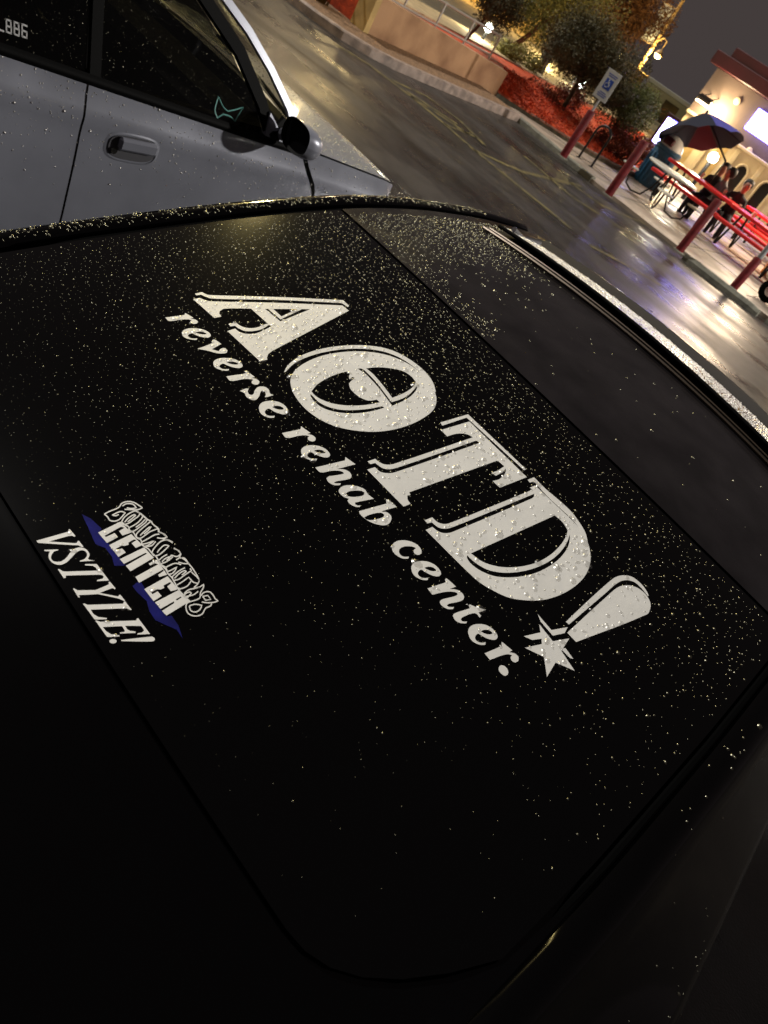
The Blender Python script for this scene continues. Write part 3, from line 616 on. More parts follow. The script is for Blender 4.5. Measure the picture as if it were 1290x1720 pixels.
p = jit(XC - .7, XC + .7, .4, 1.45, .0096, g)
u = (p[:, 0] - XC)/np.interp(p[:, 1], [.0, .45, .8, 1.1, 1.4, 1.8], [.655, .668, .682, .682, .676, .69])
lo = .425 + .03*u*u + .17*np.maximum(0, (np.abs(u) - .74)/.26)**2.4; hi = 1.372 + .065*u*u
keep = (np.abs(u) < .985) & (p[:, 1] > lo + .012) & (p[:, 1] < hi - .008)
# bead density thins towards the lower right and the bottom of the glass
dens = np.clip(1.05 - 1.0*np.clip((u + .1)/1.1, 0, 1)*np.clip((1.25 - p[:, 1])/.6, 0, 1) - .45*np.clip((.85 - p[:, 1])/.4, 0, 1), .07, 1)
keep &= g.uniform(0, 1, len(p)) < dens*.90*np.interp(u, [-1, -.3, .4, 1], [1.1, 1.0, .66, .5])
p = p[keep]
ond = np.zeros(len(p), bool)
for grp in DEC:
    a = inpoly(p, grp[0])
    for h in grp[1:]: a &= ~inpoly(p, h)
    ond |= a
def surf(p, off=.0): return np.stack([p[:, 0], p[:, 1], S(p[:, 0], p[:, 1]) + off], 1), Sn(p[:, 0], p[:, 1])
q = p[~ond]; P, N = surf(q); R = np.clip(g.lognormal(math.log(.00108), .40, len(q)), .0005, .0032)*np.interp(q[:, 1], [.45, .75, 1.2], [.42, .70, 1.2])
beads('water_beads', P, N, R, .72, black_car)
q = p[ond]; P, N = surf(q, .0012); R = np.clip(g.lognormal(math.log(.0030), .4, len(q)), .001, .0065)
k = g.uniform(0, 1, len(q)) < .8
beads('water_beads', P[k], N[k], R[k], .38, black_car, .5, 'water_on_vinyl', seed=4)
# roof: dense near the left front, a wet sheet with few beads elsewhere
p = jit(XC - .68, XC + .68, 1.38, 2.36, .0105, g)
u = (p[:, 0] - XC)/.685; dd = np.clip(1.25*np.exp(-((p[:, 0] + 1.12)/.20)**2) + .9*np.exp(-((p[:, 1] - 1.40)/.05)**2)*(u < -.2), 0.012, 1)
kp = (p[:, 1] > 1.372 + .065*u*u + .008) & (g.uniform(0, 1, len(p)) < dd) & ~((p[:, 1] > 1.95) & (np.abs(p[:, 0] - XC) < .60)) & (np.abs(u) < .95) & (p[:, 1] < 2.2)
p = p[kp]; P, N = surf(p, .001); R = np.clip(g.lognormal(math.log(.0019), .35, len(p)), .0008, .004); beads('water_beads', P, N, R, .7, black_car, seed=6)
# side rails
for sgn, nn in ((-1, 1150), (1, 45)):
    yy = g.uniform(.45, 2.12, nn) if sgn < 0 else g.uniform(.9, 2.12, nn); oo = g.uniform(.024, .068, nn)
    E_ = np.array([we(v) for v in yy]); xx = XC + sgn*(E_ + oo); ze = S(XC + E_, yy); z = ze + np.interp(oo, [.019, .027, .040, .056, .070], [-.001, .005, .007, .002, -.012])
    sl_ = np.interp(oo, [.022, .03, .04, .05, .06, .07], [.5, .25, -.05, -.3, -.6, -.9])
    N = np.stack([-sgn*sl_, -.22 + 0*sl_, np.ones(nn)], 1); N /= np.linalg.norm(N, axis=1, keepdims=True)
    R = np.clip(g.lognormal(math.log(.0016), .45, nn), .0006, .0042); beads('water_beads', np.stack([xx, yy, z], 1), N, R, .75, black_car, seed=8 + sgn)
# moonroof: crowded small beads
p = jit(-1, 1, 0, 1, .0135, g); p = p[(g.uniform(0, 1, len(p)) < .8) & (np.abs(p[:, 0]) < .99) & (p[:, 1] > .005) & (p[:, 1] < .98)]
yy = 2.0 - .012*p[:, 0]**2 + .40*p[:, 1]; xx = XC + (.585 - .03*p[:, 1])*p[:, 0]; zz = S(xx, 2.0 + 0*xx) + .028 - .044*p[:, 1] - .012*p[:, 1]**2
N = np.stack([.19*(xx - XC), .125 + .06*p[:, 1], np.ones(len(xx))], 1); N /= np.linalg.norm(N, axis=1, keepdims=True)
R = np.clip(g.lognormal(math.log(.0019), .3, len(xx)), .0008, .0038); beads('water_beads', np.stack([xx, yy, zz], 1), N, R, .75, black_car, .25, 'water_bright', seed=12)
# right quarter: scattered
yy = g.uniform(.5, 1.3, 60); q_ = g.uniform(.1, .9, 60); P = []; N = []
for a, b in zip(yy, q_):
    s_ = section(a, None, None); i = 12 + int(b*6); c = s_[i]; d = s_[i + 1]; f = random.random(); P.append((c[0] + (d[0] - c[0])*f, a, c[1] + (d[1] - c[1])*f)); nn = np.array([c[1] - d[1], -.1, d[0] - c[0]]); N.append(nn/np.linalg.norm(nn))
beads('water_beads', np.array(P), np.array(N), np.clip(g.lognormal(math.log(.0012), .4, 60), .0008, .004), .7, black_car, seed=14)
# ================================================================== the silver coupe in the next bay
SX = -2.30; SC = -3.15
silver = thing('silver_car', (SC, 1.9, 0), 'wet silver two-door coupe with black window trim parked beside the black car', 'car')
def belt(y): return float(np.interp(y, [-.5, 1.15, 2.21, 2.45, 3.0, 3.1, 3.2, 3.3, 3.37], [1.0, .957, .888, .875, .828, .808, .755, .65, .50]))
def sx_(y, z):
    b = belt(y); t = (b - z)
    bul = .028*math.sin(min(1, max(0, t)/.32)*math.pi/2) + .010*math.exp(-((t - .115)/.035)**2) - .05*max(0, t - .42)**2*6
    nose = -.40*max(0, (y - 2.98)/.40)**2.2
    return SX - .02 + bul + nose
def panel(name, yl, yr, zb=.26, trim=.028, ny=26, nz=22, ma='silver'):
    V, F = grid(lambda u, v: (lambda z0: (lambda y: (sx_(y, zb + (belt(y) - trim - zb)*v), y, zb + (belt(y) - trim - zb)*v))(yl(z0) + (yr(z0) - yl(z0))*u))(zb + (.93 - zb)*v), np.linspace(0, 1, ny), np.linspace(0, 1, nz))
    mb = MB(); mb.add(V, F); return mb.build(name, ma, silver, True)
gapB = lambda z: 1.452 - .012*math.sin((z - .3)*2.4)
gapF = lambda z: float(np.interp(z, [.25, .5, .68, .78, .87, .93], [2.50, 2.60, 2.585, 2.555, 2.475, 2.43]))
door = panel('door', lambda z: gapB(z) + .004, lambda z: gapF(z) - .004)
quarter = panel('rear_quarter_panel', lambda z: -.35, lambda z: gapB(z) - .004)
fender = panel('front_fender', lambda z: gapF(z) + .004, lambda z: 3.36, trim=.0, ny=40)
for nm, g_ in (('door_gap', gapB), ('door_gap', gapF)):
    mb = MB(); P = [(sx_(g_(z), z) - .008, g_(z), z) for z in np.linspace(.28, .92, 16)]; mb.tube(P, .0055, 6); mb.build(nm, 'shade', silver, True)
# belt trim
mb = MB()
V, F = grid(lambda u, v: (SX - .022 + .014*math.sin(v*math.pi), -.3 + 2.70*u, belt(-.3 + 2.70*u) - .030 + .034*v), np.linspace(0, 1, 40), np.linspace(0, 1, 7)); mb.add(V, F); mb.build('belt_trim', 'trim', silver, True)
# glasshouse: leaning side glass
LN = np.array([1, 0, .42]); LN = LN/np.linalg.norm(LN); LP = np.array([-2.335, 0, .93])
def sp(y, z, o=0.0): return (LP[0] - .42*(z - .93) + o*LN[0], y, z + o*LN[2])
def Q(px, py, o=0.0): p = onP(px, py, LP, LN); return (p[0] + o*LN[0], p[1], p[2] + o*LN[2])
# window outline (front) and quarter window
fw_ = [(1.492, .935), (2.20, .885), (2.13, .985), (2.00, 1.11), (1.80, 1.235), (1.66, 1.262), (1.50, 1.265)]
qw_ = [(1.44, .94), (1.455, 1.262), (1.1, 1.25), (.7, 1.16), (.35, 1.03), (.25, .99)]
def flat(name, pts, o, ma, parent, th=.004):
    mb = MB(); poly = [sp(a, b, o) for a, b in pts]; mb.prism(poly, tuple(LN*th)); return mb.build(name, ma, parent)
fwin = flat('door_window', fw_, -.010, 'side_glass', silver)
qwin = flat('quarter_window', qw_, -.010, 'side_glass', silver)
def strip(name, pts, wd, o, ma, par=silver, th=.012):
    mb = MB(); P = [np.array(sp(a, b, o)) for a, b in pts]
    mb2V = []; F = []
    for i, p in enumerate(P):
        d = P[min(i + 1, len(P) - 1)] - P[max(i - 1, 0)]; d /= np.linalg.norm(d); nn = np.cross(LN, d); w_ = wd[i] if isinstance(wd, (list, tuple)) else wd
        mb2V += [p - nn*w_/2, p + nn*w_/2, p + nn*w_*.42 + LN*th, p - nn*w_*.42 + LN*th]
    for i in range(len(P) - 1):
        for k in range(4): F.append((4*i + k, 4*i + (k + 1) % 4, 4*i + 4 + (k + 1) % 4, 4*i + 4 + k))
    mb.add(mb2V, F + [(3, 2, 1, 0), tuple(4*(len(P) - 1) + k for k in range(4))]); return mb.build(name, ma, par, False)
strip('window_pillar', [(1.468, .93), (1.470, 1.10), (1.474, 1.27)], .045, -.008, 'trim')
strip('window_frame', [(2.235, .88), (2.165, .99), (2.03, 1.125), (1.82, 1.255), (1.66, 1.285), (1.48, 1.288), (1.1, 1.272), (.7, 1.18), (.35, 1.05), (.18, .985)], [.05, .055, .055, .05, .04, .035, .035, .035, .035, .03], -.008, 'trim')
strip('windshield_pillar', [(2.40, .88), (2.30, 1.005), (2.19, 1.10), (2.06, 1.19), (1.90, 1.275), (1.7, 1.315), (1.45, 1.322), (1.05, 1.305), (.65, 1.21), (.3, 1.07), (.0, .985)], [.05, .036, .034, .034, .034, .034, .034, .034, .034, .034, .03], -.006, 'silver')
strip('sail_panel', [(2.225, .885), (2.30, .945)], [.05, .075], -.004, 'trim')
# roof, hood, rear deck and the far side
def roofz(y): return float(np.interp(y, [0, .3, .65, 1.05, 1.45, 1.7, 1.9, 2.06, 2.19, 2.30, 2.42], [.99, 1.07, 1.21, 1.305, 1.322, 1.315, 1.275, 1.19, 1.10, 1.005, .88]))
def rf(u, v):
    y = .62 + 1.30*v; z = roofz(y); x0 = sp(0, z)[0] - .005; x = x0 + (2*SC - 2*x0)*u; return (x, y, z + .045*math.sin(math.pi*u)**.6)
mb = MB(); mb.add(*grid(rf, np.linspace(0, 1, 15), np.linspace(0, 1, 12))); mb.build('roof', 'silver', silver, True)
def ws(u, v):
    y = 1.92 + .55*v; z = roofz(y); x0 = sp(0, z)[0] - .02; x = x0 + (2*SC - 2*x0)*u; return (x, y + .14*math.sin(math.pi*u), z + .02*math.sin(math.pi*u))
mb = MB(); mb.add(*grid(ws, np.linspace(0, 1, 11), np.linspace(0, 1, 8))); mb.build('windshield', 'side_glass', silver, True)
def rg(u, v):
    y = .62 - .62*v; z = roofz(y); x0 = sp(0, z)[0] - .02; x = x0 + (2*SC - 2*x0)*u; return (x, y, z + .03*math.sin(math.pi*u))
mb = MB(); mb.add(*grid(rg, np.linspace(0, 1, 11), np.linspace(0, 1, 8))); mb.build('rear_window', 'side_glass', silver, True)
def hd(u, v):
    y = 2.52 + .84*v; x0 = sx_(y, belt(y)) - .012; x = x0 + (2*SC - 2*x0)*u; zz_ = belt(y) + .004
    return (x, y, zz_ + .014*math.sin(math.pi*u)**.55)
mb = MB(); mb.add(*grid(hd, np.linspace(0, 1, 25), np.linspace(0, 1, 30))); hood = mb.build('hood', 'silver', silver, True)
def cw(u, v):
    y = 2.38 + .14*v; x0 = SX - .05; x = x0 + (2*SC - 2*x0)*u; return (x, y + .12*math.sin(math.pi*u)*(1 - v), .875 + .035*math.sin(math.pi*u))
mb = MB(); mb.add(*grid(cw, np.linspace(0, 1, 11), [0, 1])); mb.build('cowl', 'trim', silver, True)
mb = MB(); mb.tube([(SX - .10, 2.46, .905), (SX - .5, 2.50, .945), (SX - .75, 2.42, .99)], .009, 6); mb.build('wiper', 'trim', silver, True)
def dk(u, v):
    y = 0 - .38*v; x0 = SX - .03; x = x0 + (2*SC - 2*x0)*u; return (x, y, .985 - .03*v*v)
mb = MB(); mb.add(*grid(dk, np.linspace(0, 1, 5), np.linspace(0, 1, 4))); mb.build('boot_lid', 'silver', silver, True)
for nm, src in (('far_door', door), ('far_quarter_panel', quarter), ('far_front_fender', fender)):
    o = src.copy(); o.data = src.data.copy(); o.name = nm; link(o, silver)
    for v in o.data.vertices: v.co.x = -v.co.x
    o.data.flip_normals()
for nm, src in (('far_door_window', fwin), ('far_quarter_window', qwin)):
    o = src.copy(); o.data = src.data.copy(); o.name = nm; link(o, silver)
    for v in o.data.vertices: v.co.x = -v.co.x
    o.data.flip_normals()
mb = MB(); mb.box((SC, -.36, .62), (1.6, .06, .68), 0, .02); mb.build('tail_panel', 'silver', silver)
mb = MB(); mb.box((SC, 3.30, .42), (1.15, .12, .34), 0, .04); mb.build('front_bumper', 'silver', silver)
# cabin: tub, dash and two front seats
mb = MB(); mb.box((SC, 1.3, .30), (1.55, 3.0, .04)); mb.box((SC + .70, 1.3, .58), (.04, 2.5, .6)); mb.box((SC - .70, 1.3, .58), (.04, 2.5, .6)); mb.box((SC, 2.30, .68), (1.4, .34, .34), 0, .05); mb.box((SC, .35, .72), (1.4, .6, .5), 0, .05); mb.build('cabin_lining', 'shade', silver)
for sgn in (-1, 1):
    mb = MB(); mb.box((SC + sgn*.36, 1.52, .48), (.46, .5, .18), 0, .05); mb.box((SC + sgn*.36, 1.26, .78), (.44, .16, .60), 0, .05, .22); mb.box((SC + sgn*.36, 1.17, 1.10), (.26, .10, .16), 0, .035, .2); mb.build('seat', 'seat', silver)
mb = MB(); Pst = [(SC - .36 + .18*math.cos(a), 1.98 + .06*math.sin(a), .86 + .17*math.sin(a)) for a in np.linspace(0, 2*math.pi, 25)]; mb.tube(Pst, .014, 6); mb.build('steering_wheel', 'trim', silver, True)
# door handle: cup with painted shade, lever and lock
hc = onP(221, 249, (SX + .0, 0, 0), np.array([1., 0, 0])); hy, hz = hc[1], hc[2]; hx = sx_(hy, hz)
mb = MB()
rec = [(hy + .098*c_*abs(c_)**-.35 if abs(c_) > 1e-6 else hy, hz + .046*s_*abs(s_)**-.35 if abs(s_) > 1e-6 else hz) for c_, s_ in ((math.cos(a), math.sin(a)) for a in np.linspace(0, 2*math.pi, 33)[:-1])]
outer = [(sx_(a, b) + .003, a, b - .03*(a - hy)*0) for a, b in rec]; inner = [(sx_(hy, hz) - .022, hy + (a - hy)*.80, hz + (b - hz)*.78) for a, b in rec]
rim_o = [(sx_(hy + (a - hy)*1.09, hz + (b - hz)*1.12) + .0005, hy + (a - hy)*1.09, hz + (b - hz)*1.12) for a, b in rec]; n_ = len(rec)
mb.add(rim_o + outer + inner, [(i, (i + 1) % n_, n_ + (i + 1) % n_, n_ + i) for i in range(n_)]); handle = mb.build('door_handle', 'silver', silver, True)
mb = MB(); cup = [(sx_(hy, hz) + .0045, hy + (a - hy)*.93, hz + (b - hz)*.90) for a, b in rec]; mb.add(cup, [tuple(range(n_))]); mb.build('handle_cup_shade', 'cup', handle)  # flat dark disc painted as the shade of the recess
mb = MB(); mb.box((hx + .014, hy + .012, hz + .016), (.024, .150, .044), 0, .009); mb.build('lever', 'silver', handle)
mb = MB(); mb.tube([(hx, hy - .070, hz - .014), (hx + .012, hy - .070, hz - .014)], .012, 12); mb.build('key_lock', 'chrome', handle, True)
# wing mirror: housing, glass facing back, stalk
mc = onP(496, 229, (SX + .085, 0, 0), np.array([1., 0, 0]))
prof = [(0.0, .02), (.25, .70), (.5, .92), (.75, 1.0), (1.0, .97)]
def hs(a, t):
    r = np.interp(t, [p_[0] for p_ in prof], [p_[1] for p_ in prof]); ca, sa = math.cos(a), math.sin(a)
    ex = .084*np.sign(ca)*abs(ca)**.75; ez = .061*np.sign(sa)*abs(sa)**.75
    return (mc[0] + ex*r + .02*(1 - t), mc[1] + .12*(1 - t), mc[2] + ez*r - .012*(1 - t))
aa = np.linspace(0, 2*math.pi, 29); tt = np.linspace(0, 1, 10)
mb = MB(); mb.add(*grid(hs, aa, tt)); mir = mb.build('wing_mirror', 'silver', silver, True)
mb = MB(); ring = [hs(a, 1.0) for a in aa[:-1]]; inn = [(mc[0] + (p_[0] - mc[0])*.88, mc[1] + .014, mc[2] + (p_[2] - mc[2])*.86) for p_ in ring]; k_ = len(ring)
mb.add(ring + inn, [(i, (i + 1) % k_, k_ + (i + 1) % k_, k_ + i) for i in range(k_)]); mb.build('mirror_rim', 'trim', mir, True)
mb = MB(); mb.add(inn, [tuple(range(k_))]); mb.build('mirror_glass', 'mirror', mir)
mb = MB(); mb.prism([(SX - .035, 2.19, .895), (SX - .035, 2.31, .885), (SX - .06, 2.20, .975)], (.022, 0, 0)); mb.tube([(SX - .02, mc[1] + .03, .915), (mc[0] - .03, mc[1] + .05, mc[2] - .02)], .024, 8); mb.build('mirror_mount', 'silver', mir, False)
# wheels
for sgn in (-1, 1):
    for yy in (.30, 2.80):
        mb = MB(); cx = SC + sgn*.74; mb.lathe((0, 0, 0), [(.18, -.09), (.28, -.09), (.30, -.06), (.30, .06), (.28, .09), (.18, .09)], 22); mb.v = [(cx + p_[2], yy + p_[0], .30 + p_[1]) for p_ in mb.v]; wh = mb.build('wheel', 'rubber', silver, True)
        mb = MB()
        for k in range(5): a = 2*math.pi*k/5; mb.box((cx + sgn*.07, yy + .1*math.cos(a), .30 + .1*math.sin(a)), (.025, .045, .2), 0, .005, a + math.pi/2)
        mb.build('rim', 'chrome', wh)
# sticker lettering on the quarter window and a cat-ear sticker on the door window
def glyph(strokes, x0, y0, e1, e2, w_):
    mb = MB()
    for a, b in strokes:
        a = np.array(a, float); b = np.array(b, float); d = (b - a)/np.linalg.norm(b - a); nn = np.array([-d[1], d[0]]); a = a - d*w_/2; b = b + d*w_/2
        poly = [a + nn*w_/2, b + nn*w_/2, b - nn*w_/2, a - nn*w_/2]
        mb.prism([sp(y0 + (p_[0]*e1), x0 + p_[1]*e2 - .066*p_[0]*e1, -.0055) for p_ in poly], tuple(LN*.0012))
    return mb
Bg = [((0, 0), (0, 1)), ((0, 1), (.55, 1)), ((0, .5), (.55, .5)), ((0, 0), (.6, 0)), ((.6, 0), (.6, .5)), ((.55, .5), (.55, 1))]
Sg = [((0, 0), (0, 1)), ((0, 1), (.6, 1)), ((0, .5), (.6, .5)), ((0, 0), (.6, 0)), ((.6, 0), (.6, .5))]
Lg = [((0, 0), (.6, 0)), ((0, 0), (0, .5))]
q0 = onP(13, 47, LP, LN)
for k, gl in enumerate((Lg, Bg, Bg, Sg)):
    glyph(gl, q0[2] - .009, q0[1] - .024 + .0225*k, .023, .028, .16).build('letter', 'grey_sticker', qwin)
cat = [(366, 198), (362, 185), (368, 162), (376, 180), (384, 187), (398, 184), (410, 180), (400, 196), (396, 204), (388, 196), (376, 192), (366, 198)]
mb = MB(); mb.tube([Q(a, b, -.004) for a, b in smooth(cat, 3, 40, False)], .0022, 4); mb.build('cat_sticker', 'teal', fwin)
# rain on its side and windows
g = np.random.default_rng(21); P = []; N = []; R = []
P0 = []; N0 = []; R0 = []
for _ in range(1000):
    y = g.uniform(.9, 3.3); z = belt(y) - .03 - abs(g.normal(0, .16)); 
    if z < .4: continue
    P0.append((sx_(y, z), y, z)); N0.append((1, 0, .12)); R0.append(min(.0045, g.lognormal(math.log(.0019), .4)))
for _ in range(1500):
    y = g.uniform(1.0, 2.2); z = g.uniform(.93, 1.25)
    if y > 1.5 and z > np.interp(y, [1.5, 1.8, 2.0, 2.13, 2.2], [1.26, 1.235, 1.11, .985, .89]): continue
    P.append(sp(y, z, -.006)); N.append(tuple(LN)); R.append(min(.0026, g.lognormal(math.log(.0011), .35)))
for _ in range(1800):
    u_, v_ = g.uniform(0, .75), g.uniform(0, .9); P.append(hd(u_, v_)); N.append((.05, .05, 1)); R.append(min(.005, g.lognormal(math.log(.0026), .4)))
N = np.array(N, float); N /= np.linalg.norm(N, axis=1, keepdims=True)
beads('water_beads', np.array(P), N, np.array(R), .7, silver, seed=31)
N0 = np.array(N0, float); N0 /= np.linalg.norm(N0, axis=1, keepdims=True); beads('water_beads', np.array(P0), N0, np.array(R0), .7, silver, .25, 'water_bright', seed=33)
# ================================================================== trees and shrubs
for nm, c, c2 in (('leaf_dark', (0.115, 0.101, 0.043), (0.058, 0.055, 0.026)), ('leaf_olive', (0.23, 0.203, 0.041), (0.104, 0.098, 0.026)), ('leaf_orange', (0.27, 0.115, 0.027), (0.13, 0.058, 0.018)), ('leaf_green', (.13, .15, .035), (.06, .075, .02)), ('leaf_red', (.24, .05, .018), (.12, .035, .014)), ('leaf_straw', (.26, .15, .045), (.15, .08, .025))):
    M[nm] = mat(nm, c, .6, 0, .3, col2=c2, vscale=1.7)
M['bark'] = mat('bark', (.075, .048, .030), .9, 0, .2, var=.4, vscale=14, bump=.6, bscale=40)
M['bark_lit'] = mat('reddish_bark', (.17, .065, .035), .9, 0, .2, var=.3, vscale=12, bump=.6, bscale=40)
def leaves(name, c, rad, n, size, ma, parent, clumps=40, seed=1, flat=.35):
    g = np.random.default_rng(seed); cc = g.normal(0, 1, (clumps, 3)); cc /= np.linalg.norm(cc, axis=1, keepdims=True); cc *= g.uniform(.35, .92, (clumps, 1))
    k = g.integers(0, clumps, n); P = cc[k] + g.normal(0, .19, (n, 3)); r = np.linalg.norm(P, axis=1); P[r > 1.12] *= (1.08/r[r > 1.12])[:, None]
    P = P*np.array(rad) + np.array(c); s = size*g.uniform(.6, 1.4, n)
    a = g.normal(0, 1, (n, 3)); a /= np.linalg.norm(a, axis=1, keepdims=True); b = np.cross(a, g.normal(0, 1, (n, 3))); b /= np.linalg.norm(b, axis=1, keepdims=True)
    V = np.stack([P - a*s[:, None], P - b*s[:, None]*flat, P + a*s[:, None], P + b*s[:, None]*flat], 1).reshape(-1, 3)
    mb = MB(); mb.v = [tuple(q) for q in V]; mb.f = [(4*i, 4*i + 1, 4*i + 2, 4*i + 3) for i in range(n)]; return mb.build(name, ma, parent)
def tree(base, cz, rad, n, size, ma, label, seed, bark='bark', tr=.06, lean=(0, 0), name='tree', group=None):
    t = thing(name, base, label, 'tree', group); g = random.Random(seed)
    top = Vector((base[0] + lean[0], base[1] + lean[1], cz)); b = Vector(base); fk = b.lerp(top, .55)
    mb = MB(); mb.tube([b, b.lerp(fk, .5) + Vector((tr*.4, 0, 0)), fk], [tr*1.25, tr, tr*.85], 9)
    for k in range(6):
        a = 2*math.pi*k/6 + g.random(); e = top + Vector((rad[0]*.6*math.cos(a), rad[1]*.6*math.sin(a), rad[2]*g.uniform(-.2, .5)))
        mb.tube([fk, fk.lerp(e, .5) + Vector((0, 0, .06)), e], [tr*.6, tr*.4, tr*.12], 6)
    mb.build('trunk', bark, t, True); leaves('crown', tuple(top), rad, n, size, ma, t, 46, seed); return t
def shrub(c, rad, n, size, ma, label, seed, group=None, name='shrub', stems=6):
    t = thing(name, (c[0], c[1], c[2] - rad[2]), label, 'shrub', group); leaves('foliage', c, rad, n, size, ma, t, 30, seed, .45)
    mb = MB()
    for k in range(stems): a = 6.28*k/stems; mb.tube([(c[0], c[1], c[2] - rad[2]*1.05), (c[0] + rad[0]*.5*math.cos(a), c[1] + rad[1]*.5*math.sin(a), c[2])], [.02, .008], 5)
    mb.build('stem', 'bark', t); return t
p = onY(778, 72, 15.0); tree((p[0], p[1], .5), onY(832, 5, 15.0)[2] + .05, (.62, .62, .50), 9000, .031, 'leaf_dark', 'small round dark tree on a thin trunk behind the retaining wall', 3, tr=.035, lean=(onY(832, 5, 15.0)[0] - p[0] + .1, 0))
p = onY(930, 205, 17.0); q = onY(1000, 92, 17.0); tree((p[0], p[1], .2), q[2], (1.22, 1.1, .80), 34000, .031, 'leaf_dark', 'broad dark olive tree with a leaning trunk beside the red sloping bed', 5, tr=.05, lean=(q[0] - p[0], 0))
p = onY(868, 62, 21.0); q = onY(945, 22, 21.0); tree((p[0], p[1], .5), q[2] + .25, (1.7, 1.5, 1.3), 28000, .044, 'leaf_olive', 'yellow-green tree with a reddish trunk near the lit street', 7, 'bark_lit', .07, lean=(q[0] - p[0], 0))
p = onY(1010, 150, 27.0); q = onY(1028, 10, 27.0); tree((p[0], p[1], .5), q[2] + .35, (2.0, 2.0, 1.6), 32000, .054, 'leaf_orange', 'tall rust-brown tree standing behind the dark olive tree', 9, 'bark', .09, lean=(q[0] - p[0], 0))
p = onY(1054, 178, 18.6); shrub((p[0], p[1], p[2]), (.72, .7, .66), 13000, .026, 'leaf_green', 'tall rounded green shrub beside the parking sign with bright lit leaves', 11)
p = onY(908, 168, 16.6); shrub((p[0], p[1], p[2]), (.50, .46, .42), 6500, .026, 'leaf_red', 'rounded russet shrub on the red sloping bed', 13)
for k, (px, py, r) in enumerate(((1020, 235, .30), (1048, 248, .30), (1070, 262, .27), (1045, 222, .26), (1078, 245, .28))):
    p = onY(px, py, 17.6 + .3*k); shrub((p[0], p[1], max(.3, p[2])), (r*1.3, r, r), 1500, .028, 'leaf_red', ('low red-leaved shrub by the bike rack', 'low red-leaved shrub beyond the bike rack', 'low red-leaved shrub beside the leaning bollard', 'small red-leaved shrub under the tall green shrub', 'small red-leaved shrub behind the menu board')[k], 20 + k, 'red shrubs in the patio bed')
for k, (px, py, Y, r, lab) in enumerate(((880, 118, 18.4, .34, 'low yellow-green shrub at the top of the red bank by the street path'), (850, 92, 17.4, .30, 'low yellow-green shrub near the end of the retaining wall'), (955, 175, 18.2, .30, 'small russet shrub behind the trunk of the olive tree'))):
    p = onY(px, py, Y); shrub((p[0], p[1], max(.62, p[2])), (r*1.5, r*1.2, r), 2600, .026, 'leaf_red' if k == 2 else 'leaf_olive', lab, 60 + k)
def grass_clump(c, h, n, label, seed):
    t = thing('ornamental_grass', c, label, 'grass', 'straw grasses by the kerb'); g = np.random.default_rng(seed); mb = MB()
    for i in range(n):
        a = g.uniform(0, 6.28); r = g.uniform(.1, .55)*h; b = (c[0] + g.normal(0, .06), c[1] + g.normal(0, .06), c[2]); tp = (b[0] + r*math.cos(a), b[1] + r*math.sin(a), c[2] + h*g.uniform(.6, 1.0)); w_ = .008
        md = ((b[0]*.6 + tp[0]*.4), (b[1]*.6 + tp[1]*.4), c[2] + h*.62)
        mb.add([(b[0] - w_, b[1], b[2]), (b[0] + w_, b[1], b[2]), (md[0] + w_, md[1], md[2]), (md[0] - w_, md[1], md[2]), tp], [(0, 1, 2, 3), (3, 2, 4)])
    mb.build('blades', 'leaf_straw', t)
grass_clump((-10.55, 9.95, .115), .55, 420, 'straw-coloured grass clump against the ochre end of the wall', 3)
grass_clump((-11.5, 9.75, .115), .55, 420, 'straw-coloured grass clump farther along the bed from the wall', 4)
grass_clump((-11.2, 11.6, .5), .4, 320, 'straw-coloured grass clump behind the railing', 5)
# small fan palm against the grey building
pc = onY(1092, 190, 30.0); pl = thing('fan_palm', (pc[0] - .5, 30.0, .05), 'small palm with a ragged head before the grey building', 'palm')
mb = MB(); mb.tube([(pc[0] - .5, 30, .05), (pc[0] - .1, 30, pc[2])], [.09, .07], 8); mb.build('trunk', 'bark', pl, True)
for k in range(13):
    a = 6.28*k/13; mb = MB(); e = Vector((math.cos(a), math.sin(a), .5 + .5*random.random())); o = Vector((pc[0] - .1, 30, pc[2])); s_ = Vector((-e.y, e.x, 0)).normalized()*.09
    mb.add([o, o + e*.32 + s_, o + e*.62 - Vector((0, 0, .16)), o + e*.32 - s_], [(0, 1, 2, 3)]); mb.build('frond', 'leaf_straw', pl)

# ================================================================== bollards, sign, bike rack
M['redpaint'] = mat('dark_red_paint', (.11, .008, .010), .6, 0, .2, var=.3, vscale=12, bump=.05, bscale=60)
M['blackmetal'] = mat('black_metal', (.012, .012, .013), .35, .3)
M['signwhite'] = mat('sign_white', (.50, .50, .48), .5)
M['signblue'] = mat('sign_blue', (.02, .07, .38), .4)
M['greytube'] = mat('grey_tube', (.22, .22, .22), .5)
def bollard(px, py, h, label, r=.072):
    b = G(px, py, .06); t = thing('bollard', (b[0], b[1], .06), label, 'bollard', 'dark red bollards along the pavement edge')
    mb = MB(); mb.lathe((b[0], b[1], .06), [(r, 0), (r, h - .03), (r*.85, h - .01), (r*.4, h)], 16); mb.build('post', 'redpaint', t, True)
    mb = MB(); mb.lathe((b[0], b[1], .061), [(r + .035, 0), (r + .03, .012), (r + .002, .014)], 16); mb.build('base_collar', 'stop', t, True); return t, b
t1, b1_ = bollard(945, 264, .86, 'dark red bollard carrying the wheelchair parking sign')
bollard(1021, 328, .98, 'dark red bollard leaning past the blue bin and menu board', .075)
bollard(1140, 422, .93, 'plain dark red bollard in front of the red picnic tables')
t4, b4_ = bollard(1229, 487, .60, 'dark red post with a grey tube sleeved over its top')
mb = MB(); mb.lathe((b4_[0], b4_[1], .66), [(.045, 0), (.045, .75), (.02, .76)], 12); mb.build('grey_sleeve', 'greytube', t4, True)
